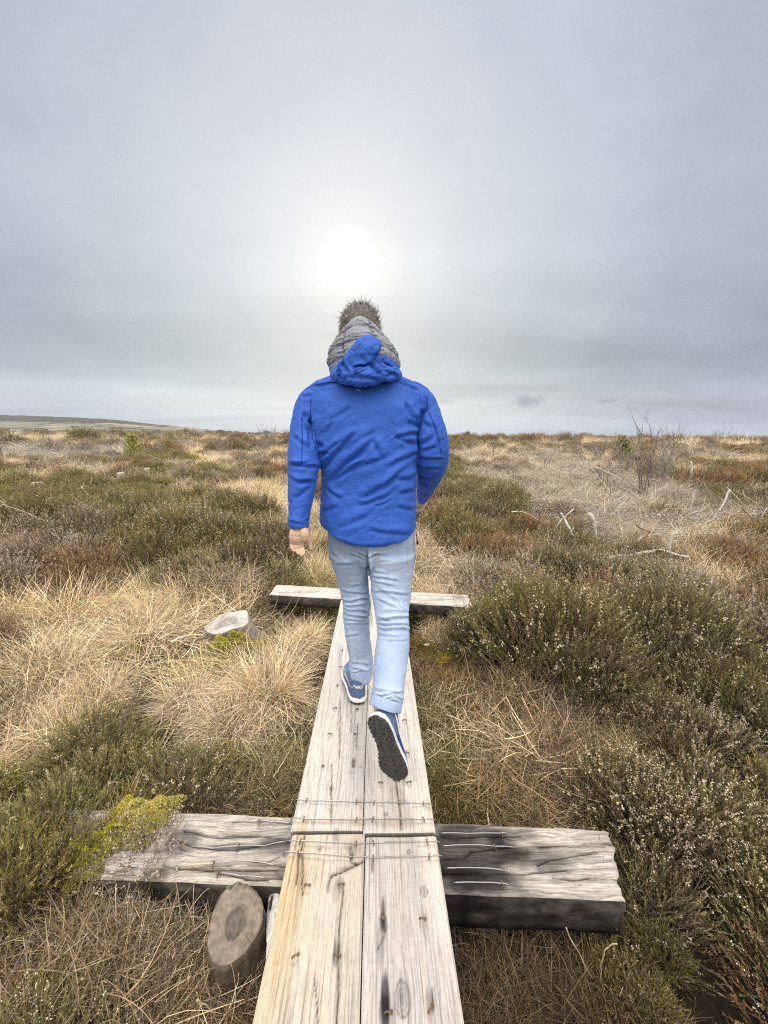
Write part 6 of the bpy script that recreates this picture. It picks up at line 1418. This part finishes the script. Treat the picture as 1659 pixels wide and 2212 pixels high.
# right side brash sticks
RS = [([(395, 583), (440, 582), (490, 600), (560, 645)], .008, 'long thin stick arching left out of the right-hand brash'), ([(620, 520), (650, 570), (690, 605)], .008, 'short slanting stick at the top left of the brash pile'),
      ([(640, 592), (668, 650), (700, 705), (727, 752)], .013, 'thick curved bare stick slanting down the front of the brash pile'), ([(925, 615), (960, 580), (1000, 545)], .010, 'dark-ended stick poking up from the middle of the brash pile'),
      ([(1145, 598), (1180, 640), (1198, 690), (1200, 742)], .009, 'hooped whitish stick at the right end of the brash pile'), ([(870, 812), (1000, 792), (1130, 772), (1265, 806)], .018, 'long grey branch lying along the foot of the brash pile'),
      ([(1135, 852), (1165, 795), (1150, 762)], .008, 'small pale forked stick hanging over the dark hollow of the brash'), ([(1300, 478), (1285, 540), (1262, 628)], .011, 'bleached upright stick right of the saplings, leaning right'),
      ([(1470, 476), (1440, 540), (1395, 612)], .011, 'bleached stick near the right edge leaning right'), ([(1090, 488), (1078, 545), (1065, 602)], .007, 'slim tan stick standing between saplings and bleached upright'),
      ([(780, 598), (798, 650), (812, 718)], .030, 'peeling white birch log end upright in the brash pile'), ([(700, 570), (640, 620), (580, 712)], .006, 'thin stick slanting down left in front of the brash'), ([(1140, 520), (1142, 560), (1140, 600)], .010, 'short thick stub right of the slim tan stick'),
      ([(360, 560), (420, 590), (450, 582)], .006, 'thin grey twig at the left end of the brash'), ([(1000, 640), (1100, 700), (1190, 745)], .008, 'dark straight stick lying across the brash pile'), ([(950, 760), (1050, 700), (1130, 690)], .008, 'grey stick crossing the middle of the brash'),
      ([(1530, 560), (1560, 600), (1600, 640)], .007, 'grey twig at the right edge over the dark heather'), ([(1580, 590), (1620, 620), (1655, 560)], .009, 'forked pale stick at the far right edge'), ([(1540, 1075), (1570, 1085), (1600, 1095)], .009, 'short white stick lying by the right edge of the pale grass'),
      ([(1585, 960), (1583, 1010), (1580, 1080)], .004, 'thin upright stem near the right edge above the white stick'), ([(1230, 590), (1300, 625), (1380, 630)], .006, 'thin dark twig lying right of the brash pile'), ([(1420, 660), (1470, 640), (1515, 625)], .006, 'thin pale twig pointing right beyond the brash'),
      ([(620, 470), (700, 475), (760, 500)], .007, 'pale stick lying in the grey twigs above the brash'), ([(800, 360), (900, 400), (1010, 475)], .010, 'long straight stick slanting across the foot of the saplings')]
for i, (p_, r_, l_) in enumerate(RS): stick(c5, p_, r_ * 1.3, l_, [pale, (.5, .45, .37), white][i % 3] if 'dark' not in l_ else (.22, .18, .14), seed=30 + i, twig=2 if r_ > .007 else 1)
stick(cR, [(1112, 712), (1120, 640), (1113, 570)], .045, 'flaking white birch stub standing on the right', white, 'birch_stub', 'tree stump', seed=61)
stick(c5, [(1485, 345), (1540, 330), (1598, 345)], .012, 'white branch lying near the right skyline', white, seed=62, twig=2)
stick(cR, [(402, 395), (401, 330), (402, 274)], .022, 'thin bare pole sticking above the skyline right of the shoulder', (.28, .25, .22), 'pole', 'pole', seed=63)

# foreground dry stems
FS = [(c7, [(320, 490), (348, 570), (370, 650), (405, 795)], .0022, 'long thin straw stem slanting beside the plank right of the raised shoe'), (c7, [(478, 605), (510, 660), (552, 722)], .0035, 'short flat straw blade right of the long thin stem'), (c7, [(975, 370), (955, 420), (915, 470)], .0022, 'curved straw stem in front of the tall dark heather'),
      (c7, [(660, 655), (630, 690), (600, 735)], .005, 'broken tan reed in the dead grass, right middle'), (c7, [(590, 740), (530, 790), (478, 845)], .0035, 'pale forked reed just left of the broken tan reed'), (c9, [(700, 730), (760, 850), (825, 970)], .0028, 'long whitish stem lying in the dark hollow at the bottom right'),
      (c9, [(670, 650), (640, 690), (625, 740)], .006, 'bent tan stalk rising in the hollow by the sleeper'), (c9, [(940, 805), (880, 830), (865, 900), (862, 975)], .003, 'arched dry stem in the hollow, right half'), (c9, [(1335, 620), (1345, 560), (1385, 530)], .003, 'curled dry stem on the bright heather at the right edge'),
      (c8, [(695, 665), (690, 720), (683, 790)], .004, 'upright tan blade before the sleeper left of the round post'), (c8, [(490, 590), (485, 700), (490, 775)], .004, 'tall brown blade at the left below the yellow moss'), (c8, [(1045, 795), (1015, 820), (985, 845)], .003, 'short white stem left of the round post'),
      (c8, [(1030, 1180), (1080, 1210), (1170, 1300)], .004, 'long tan stem at the bottom edge below the round post'), (c4_, [(1480, 838), (1530, 870), (1570, 940), (1605, 1040)], .0035, 'long arching straw stem left of the crosspiece'), (c4_, [(1215, 985), (1150, 1040), (1090, 1110)], .003, 'straw stem leaning left above the grey stump'),
      (c8, [(940, 190), (980, 90), (1030, 20)], .0025, 'thin straw leaning right behind the left half of the sleeper')]
for i, (cv, p_, r_, l_) in enumerate(FS): stick(cv, p_, r_ * .62, l_, (.52, .43, .28), 'dry_reed', 'dry reed', seed=80 + i, zg=-.22, dy=.02)

# pale everlasting seed heads on short stalks
def seedhead(px, py, h_px, label, s=1.0, zg=-.1):
    g = P(px, py + h_px, G(px, py + h_px, zg)[1]); t = P(px, py, g[1]); rs = np.random.RandomState(int(px)); mb = MB(); u = t - g
    addtube(mb, [np.zeros(3), u * .5 + rs.normal(0, .003, 3), u], [.0016, .0014, .0012], n=6, sub=2, col=np.array([.40, .36, .26]))
    n = 60; c = u + rs.normal(0, 1, (n, 3)) * [.006, .006, .003] * s
    for q in range(2): leaves(mb, c, rs.normal(0, 1, (n, 3)) + [0, 0, .8], np.full(n, .006 * s), np.full(n, .005 * s), jit(rs, (.42, .34, .23), n, .3), rs)
    n = 24; leaves(mb, np.outer(rs.rand(n), u) + rs.normal(0, .002, (n, 3)), rs.normal(0, .4, (n, 3)) + [0, 0, 1], np.full(n, .014), np.full(n, .0028), jit(rs, (.26, .27, .15), n), rs)
    tag(link('seed_head', mb.mesh('seed_head'), M_plant, loc=g), label, 'seed head', 'dry seed heads on stalks')
for x, y, h_, l in ((c8(205, 352) + (38, 'pale dry seed head at the left edge, lowest and widest of three')), (c8(278, 328) + (40, 'pale dry seed head at the left edge, nearest the yellow moss')), (c8(150, 265) + (38, 'pale dry seed head at the left edge, highest of three')),
                    (1096, 1162, 30, 'pale seed head right of the jacket hem, leftmost in its cluster'), (1113, 1160, 32, 'pale seed head right of the jacket hem, tallest in its cluster'), (1064, 1168, 26, 'small low seed head close to the jacket hem'), (1154, 1278, 26, 'pale seed head on the tall dark heather bush'), (1172, 1308, 24, 'second pale seed head lower on the tall dark heather bush')):
    seedhead(x, y, h_, l)

# moss and heather growing over the left end of the sleeper
def cushion(kind, px, py, z, s, label, rx=0, ry=0, sz=None, name='moss_cushion', cat='moss'):
    g = G(px, py, z); o = link(name, allm[kind], M_plant, loc=g); o.scale = (s, s, s if sz is None else sz); o.rotation_euler = (rx, ry, px * .7); tag(o, label, cat); return o
allm['mY'] = moss('moss', 61, .13, .045, 9000, (.40, .35, .07), (.22, .20, .045), .0055); allm['mZ'] = moss('moss', 62, .075, .035, 5000, (.42, .36, .08), (.24, .21, .05), .005)
allm['mS'] = moss('moss', 63, .06, .03, 4200, (.52, .44, .07), (.34, .30, .05), .0055)
cushion('mY', 200, 1850, ZS - .01, .72, 'bright yellow moss cushion over the left end of the sleeper, larger lower lobe', sz=1.2)
cushion('mZ', 320, 1772, ZS, 1.25, 'yellow moss cushion on the sleeper\'s far edge, upper lobe')
cushion('mZ', 268, 1762, ZS, .8, 'small dull yellow moss tuft on the far edge of the sleeper\'s left end')
allm['hs'] = heather('heather', 71, .085, .07, 170, (.12, .09, .07), (.17, .14, .12), .35, (.30, .27, .22), .35, 18, .0042)
cushion('hs', 318, 1835, ZS + .0, .95, 'small grey-brown heather clump growing on the sleeper beside the yellow moss', name='heather_bush', cat='heather bush')
cushion('hs', 262, 1800, ZS + .0, .7, 'tiny brown heather sprig between the moss lobes on the sleeper', name='heather_bush', cat='heather bush')
sg = np.array(big_stump.location)
for (dx, dy_, dz, s, l, ry) in ((.07, -.175, .11, 1.7, 'yellow-green moss climbing the side of the grey stump', -.3), (-.03, -.20, .04, 1.5, 'yellow-green moss at the foot of the grey stump', 0)):
    o = link('moss_cushion', allm['mS'], M_plant, loc=sg + [dx, dy_, dz]); o.scale = (s, s, s * 1.4); o.rotation_euler = (1.15, ry, .3); tag(o, l, 'moss')

# pale round leaves beside the plank
mb = MB(); rs = np.random.RandomState(4)
for a in range(7):
    t = np.linspace(0, 2 * PI, 14, endpoint=False); r = .011; c = np.array([math.cos(a * .9) * .014 * (a > 0), math.sin(a * .9) * .014 * (a > 0), .004 * a / 7]); V = np.stack([np.cos(t) * r, np.sin(t) * r * .8, .003 * np.cos(t * 2)], -1) + c
    mb.add(np.concatenate([V, [c + [0, 0, .002]]]), np.stack([np.arange(14), (np.arange(14) + 1) % 14, np.full(14, 14)], 1), None, np.array([.33, .33, .24]) * rs.uniform(.8, 1.1))
tag(link('leaf_rosette', mb.mesh('leaf_rosette'), M_plant, loc=G(923, 1393, -.255)), 'pale rosette of round leaves on moss right of the person\'s calves', 'small plant')

# ------------------------------------------------------------------ saplings and small pines
def sapling(name, seed, n_stem, h, spread, r, twigs, col, lean=0):
    rs = np.random.RandomState(seed); mb = MB()
    for i in range(n_stem):
        a = rs.uniform(0, 2 * PI); d = nrm(np.array([math.cos(a) * spread * rs.uniform(.2, 1) + lean, math.sin(a) * spread * .6, 1.0])); hh = h * rs.uniform(.65, 1.0); p = np.array([rs.normal(0, .05), rs.normal(0, .05), -.05]); pts = [p]
        for k in range(8): d = nrm(d + rs.normal(0, .05, 3) + [0, 0, .02]); pts.append(pts[-1] + d * hh / 8)
        c = np.array(col) * rs.uniform(.8, 1.2); addtube(mb, pts, np.linspace(r, r * .25, 9), n=6, sub=1, col=c, round_ends=False)
        for k in range(twigs):
            q = rs.randint(2, 9); dd = nrm(d * 1.2 + rs.normal(0, .45, 3) + [0, 0, .3]); branchy(mb, pts[q], dd, hh * rs.uniform(.12, .30), r * .6, 1, rs, c, 3, .45, .3)
    return mb.mesh(name, True)
sm1 = sapling('bare_sapling', 3, 5, 2.0, .22, .011, 7, (.17, .14, .12)); sm2 = sapling('bare_sapling', 4, 16, 1.25, .6, .010, 7, (.30, .265, .235)); sm3 = sapling('bare_sapling', 6, 3, 1.0, .25, .013, 5, (.2, .17, .145)); sm4 = sapling('bare_sapling', 8, 8, .8, .5, .009, 5, (.27, .22, .18))
def put(me, px, py, s, name, label, cat, group=None, rz=0., zg=-.28, M=None):
    g = G(px, py, zg); o = link(name, me, M or M_stick, loc=(g[0], g[1], float(ground(g[0], g[1])) - .02)); o.scale = (s, s, s); o.rotation_euler = (0, 0, rz); return tag(o, label, cat, group)
put(sm1, 1382, 1100, .98, 'bare_sapling', 'tall dark-stemmed bare birch saplings rising above the right skyline', 'sapling')
put(sm2, 1420, 1060, 1.45, 'bare_sapling', 'broad spray of bare twigs behind the tall dark-stemmed saplings', 'sapling', rz=1)
put(sm2, 1345, 1045, 1.3, 'bare_sapling', 'pale bare shrub on the left of the tall dark-stemmed saplings', 'sapling', rz=2.6)
put(sm4, 1300, 1075, 1.2, 'bare_sapling', 'low thin bare shrub in tan grass left of the saplings', 'sapling', rz=4)
put(sm3, 1110, 1060, .8, 'bare_sapling', 'small bare sapling in tan grass right of the jacket', 'sapling', rz=1)
put(sm4, 1580, 1120, .7, 'bare_sapling', 'low bare shrub near the right edge in dark heather', 'sapling', rz=2)
put(sm4, 530, 1040, 1.1, 'bare_sapling', 'bare shrub above the grey heather left of the sleeve', 'sapling', rz=.5)
rs = np.random.RandomState(77)
for i in range(70):
    px_ = rs.uniform(-20, 1680); d_ = rs.uniform(16, 60); dr = ray(px_, 950); x_ = dr[0] / dr[1] * d_; s_ = rs.uniform(.6, 1.5) * (.8 + d_ / 60)
    o = link('bare_sapling', (sm3, sm4, sm2)[i % 3], M_stick, loc=(x_, d_, float(ground(x_, d_)) - .02)); o.scale = (s_,) * 3; o.rotation_euler = (0, 0, rs.uniform(0, 6)); tag(o, 'leafless sapling standing small on the distant skyline', 'sapling', 'distant leafless saplings')

def pine(name, seed, h=1.0, R=.42, col=(.115, .135, .035)):
    rs = np.random.RandomState(seed); tr = MB(); addtube(tr, [(0, 0, -.05), (0.01, 0, h * .5), (0, 0, h)], [.02, .013, .006], n=8, col=np.array([.16, .12, .08])); mb = MB()
    for w in range(6):
        z = h * (.1 + .14 * w)
        for k in range(7):
            a = k * 2 * PI / 7 + rs.uniform(-.3, .3) + w; L0 = R * (1 - w / 7.5) * rs.uniform(.7, 1.1); d = nrm([math.cos(a), math.sin(a), .55]); p = np.array([0, 0, z]); pts = [p]
            for j in range(4): d = nrm(d + [0, 0, .28]); pts.append(pts[-1] + d * L0 / 4)
            addtube(mb, pts, [.006, .005, .004, .004, .003], n=5, sub=1, col=np.array([.2, .16, .07]), round_ends=False)
            n = 150; t = rs.uniform(.25, 1, n) * 4; i0 = np.minimum(t.astype(int), 3); f = (t - i0)[:, None]; P0 = np.array(pts); c = P0[i0] * (1 - f) + P0[i0 + 1] * f
            leaves(mb, c, nrm(rs.normal(0, .6, (n, 3)) + d * .9), rs.uniform(.05, .08, n), np.full(n, .006), jit(rs, col, n, .4), rs)
    n = 160; leaves(mb, np.array([0, 0, h]) + rs.normal(0, .01, (n, 3)) + np.outer(rs.uniform(-.2, .05, n), [0, 0, 1]), rs.normal(0, .35, (n, 3)) + [0, 0, 1], np.full(n, .07), np.full(n, .006), jit(rs, col, n, .3), rs)
    return tr.mesh('trunk', True), mb.mesh('crown')
for i, (px_, py_, h_, l, c_) in enumerate(((290, 992, 1.35, 'small yellow-green pine near the left skyline, larger one', (.24, .235, .06)), (367, 985, .85, 'small yellow-green pine near the left skyline, smaller one', (.27, .26, .07)), (1341, 1004, 1.0, 'small green pine left of the tall bare saplings', (.10, .12, .035)),
                                   (1010, 952, 1.5, 'dark bushy evergreen on the skyline right of the shoulder', (.05, .055, .03)), (322, 953, 1.6, 'dark evergreen clump on the skyline behind the small pines', (.06, .07, .035)))):
    g = G(px_, py_, -.28); e = empty('pine_tree', (g[0], g[1], float(ground(g[0], g[1])) - .03), i); tag(e, l, 'pine tree'); sc = h_ * (g[1] / 20.0 if i < 2 else g[1] / 14. if i == 2 else g[1] / 60.0); tm_, cm_ = pine('p', 10 + i, col=c_)
    link('trunk', tm_, M_stick, e); link('crown', cm_, M_plant, e); e.scale = (sc * 1.7, sc * 1.7, sc)

# ------------------------------------------------------------------ far land
def f_hill(k, b):
    p = k.objco(); q = k.mapping(p, (.0016, .0040, 0), (0, 0, .25)); v = k.n.new('ShaderNodeTexVoronoi'); v.feature = 'F1'; k.l.new(q, v.inputs['Vector']); v.inputs['Scale'].default_value = 1.6
    e = k.n.new('ShaderNodeTexVoronoi'); e.feature = 'DISTANCE_TO_EDGE'; k.l.new(q, e.inputs['Vector']); e.inputs['Scale'].default_value = 1.6
    n = k.noise(p, .01, 4, .6); sep = k.n.new('ShaderNodeSeparateXYZ'); k.l.new(v.outputs['Color'], sep.inputs[0]); f = k.ramp(sep.outputs[0], [(.0, (.20, .20, .15)), (.3, (.27, .25, .19)), (.6, (.17, .18, .13)), (1, (.30, .27, .21))], 'CONSTANT')
    hd = k.ramp(e.outputs[0], [(.0, 1.), (.035, 1.), (.05, 0.)]); c = k.mix(hd, f, (.05, .052, .04)); s2 = k.n.new('ShaderNodeSeparateXYZ'); k.l.new(p, s2.inputs[0])
    wood = k.ramp(k.m('ADD', k.m('DIVIDE', s2.outputs[2], 150.0), k.m('MULTIPLY', k.m('SUBTRACT', n, .5), .5)), [(.55, 0.), (.6, 1.)]); c = k.mix(wood, c, (.055, .05, .042)); k.l.new(c, b.inputs['Base Color'])
M_hill = mat('far_hill_fields', rough=1, spec=0, fn=f_hill)
def make_hills():
    nx, ny = 260, 40; mb = MB()
    for (px0, px1, Y0, dep, prof) in ((-900, 640, 3600, 1700, [(-900, 39), (-400, 41), (0, 40), (120, 37), (240, 33), (330, 24), (420, 16), (500, 7), (560, 2), (640, 0)]), (500, 1900, 5200, 1200, [(500, 0), (620, 4.5), (700, 3), (820, 5), (1000, 4), (1300, 3.5), (1600, 4), (1900, 3)])):
        pxs = np.linspace(px0, px1, nx); h = np.interp(pxs, [a for a, b in prof], [b for a, b in prof]); V = []
        for j in range(ny):
            t = j / (ny - 1); y = Y0 - dep * (1 - t) if t < 1 else Y0; y = Y0 - dep + dep * 1.6 * t; x = (pxs - CX) / 850 * y * 1.02; prof_t = math.sin(min(1, t / .75) * PI / 2) ** 1.3 if t < .75 else 1 - .5 * ((t - .75) / .25)
            z = h / 850 * y * prof_t + 4 * prof_t * vnoise(np.stack([x, x * 0 + y, x * 0], -1), .012) - 3 * (1 - prof_t); V.append(np.stack([x, np.full(nx, y), z], -1))
        V = np.concatenate(V); I = np.arange(nx * ny).reshape(ny, nx); mb.add(V, None, np.stack([I[:-1, :-1], I[:-1, 1:], I[1:, 1:], I[1:, :-1]], -1).reshape(-1, 4))
    tag(link('hills', mb.mesh('hills', True), M_hill), 'low farmed hills on the left skyline', kind='structure')
make_hills()
def make_treeline():
    rs = np.random.RandomState(9); mb = MB()
    for i in range(2600):
        px_ = rs.uniform(-500, 2200); d_ = rs.choice([420, 620, 900]) * rs.uniform(.85, 1.2); x_ = (px_ - CX) / 850 * d_; hh = rs.uniform(1.5, 5.0) * d_ / 600 * (1.5 if px_ < 620 else .8) * (.6 + .8 * max(0, math.sin(px_ * .013 + d_ * .01)))
        w_ = hh * rs.uniform(.8, 2.4); t = np.linspace(0, 2 * PI, 7, endpoint=False); c = np.array([.06, .055, .042]) * rs.uniform(.7, 1.5); rings = []
        for z_, q in ((-2, 1), (hh * .4, 1.1), (hh * .8, .7), (hh, .2)): rings.append(np.stack([x_ + np.cos(t) * w_ * .5 * q * rs.uniform(.8, 1.2, 7), d_ + np.sin(t) * w_ * .4 * q, np.full(7, z_ - 1)], -1))
        V, Q, T = loft(rings); mb.add(V, T, Q, c)
    tag(link('far_woodland', mb.mesh('far_woodland'), M_plant), 'thin dark line of far trees and hedges along the horizon', kind='stuff')
make_treeline()

# air
def make_haze():
    X, Y0, Y2, Z0, Z2 = 6900, -6900, 6900, -12, 205
    V = [(x, y, z) for z in (Z0, Z2) for y in (Y0, Y2) for x in (-X, X)]; Q = [(0, 2, 3, 1), (4, 5, 7, 6), (0, 1, 5, 4), (2, 6, 7, 3), (0, 4, 6, 2), (1, 3, 7, 5)]
    mt = bpy.data.materials.new('haze'); mt.use_nodes = True; t = mt.node_tree; t.nodes.clear(); v = t.nodes.new('ShaderNodeVolumePrincipled'); v.inputs['Density'].default_value = .00004; v.inputs['Color'].default_value = (.86, .92, 1, 1); v.inputs['Anisotropy'].default_value = .2
    o = t.nodes.new('ShaderNodeOutputMaterial'); t.links.new(v.outputs[0], o.inputs['Volume']); me = fast_mesh('haze', V, None, Q); tag(link('haze', me, mt), 'thin pale haze over the whole bog', kind='stuff')
if HAZE: make_haze()
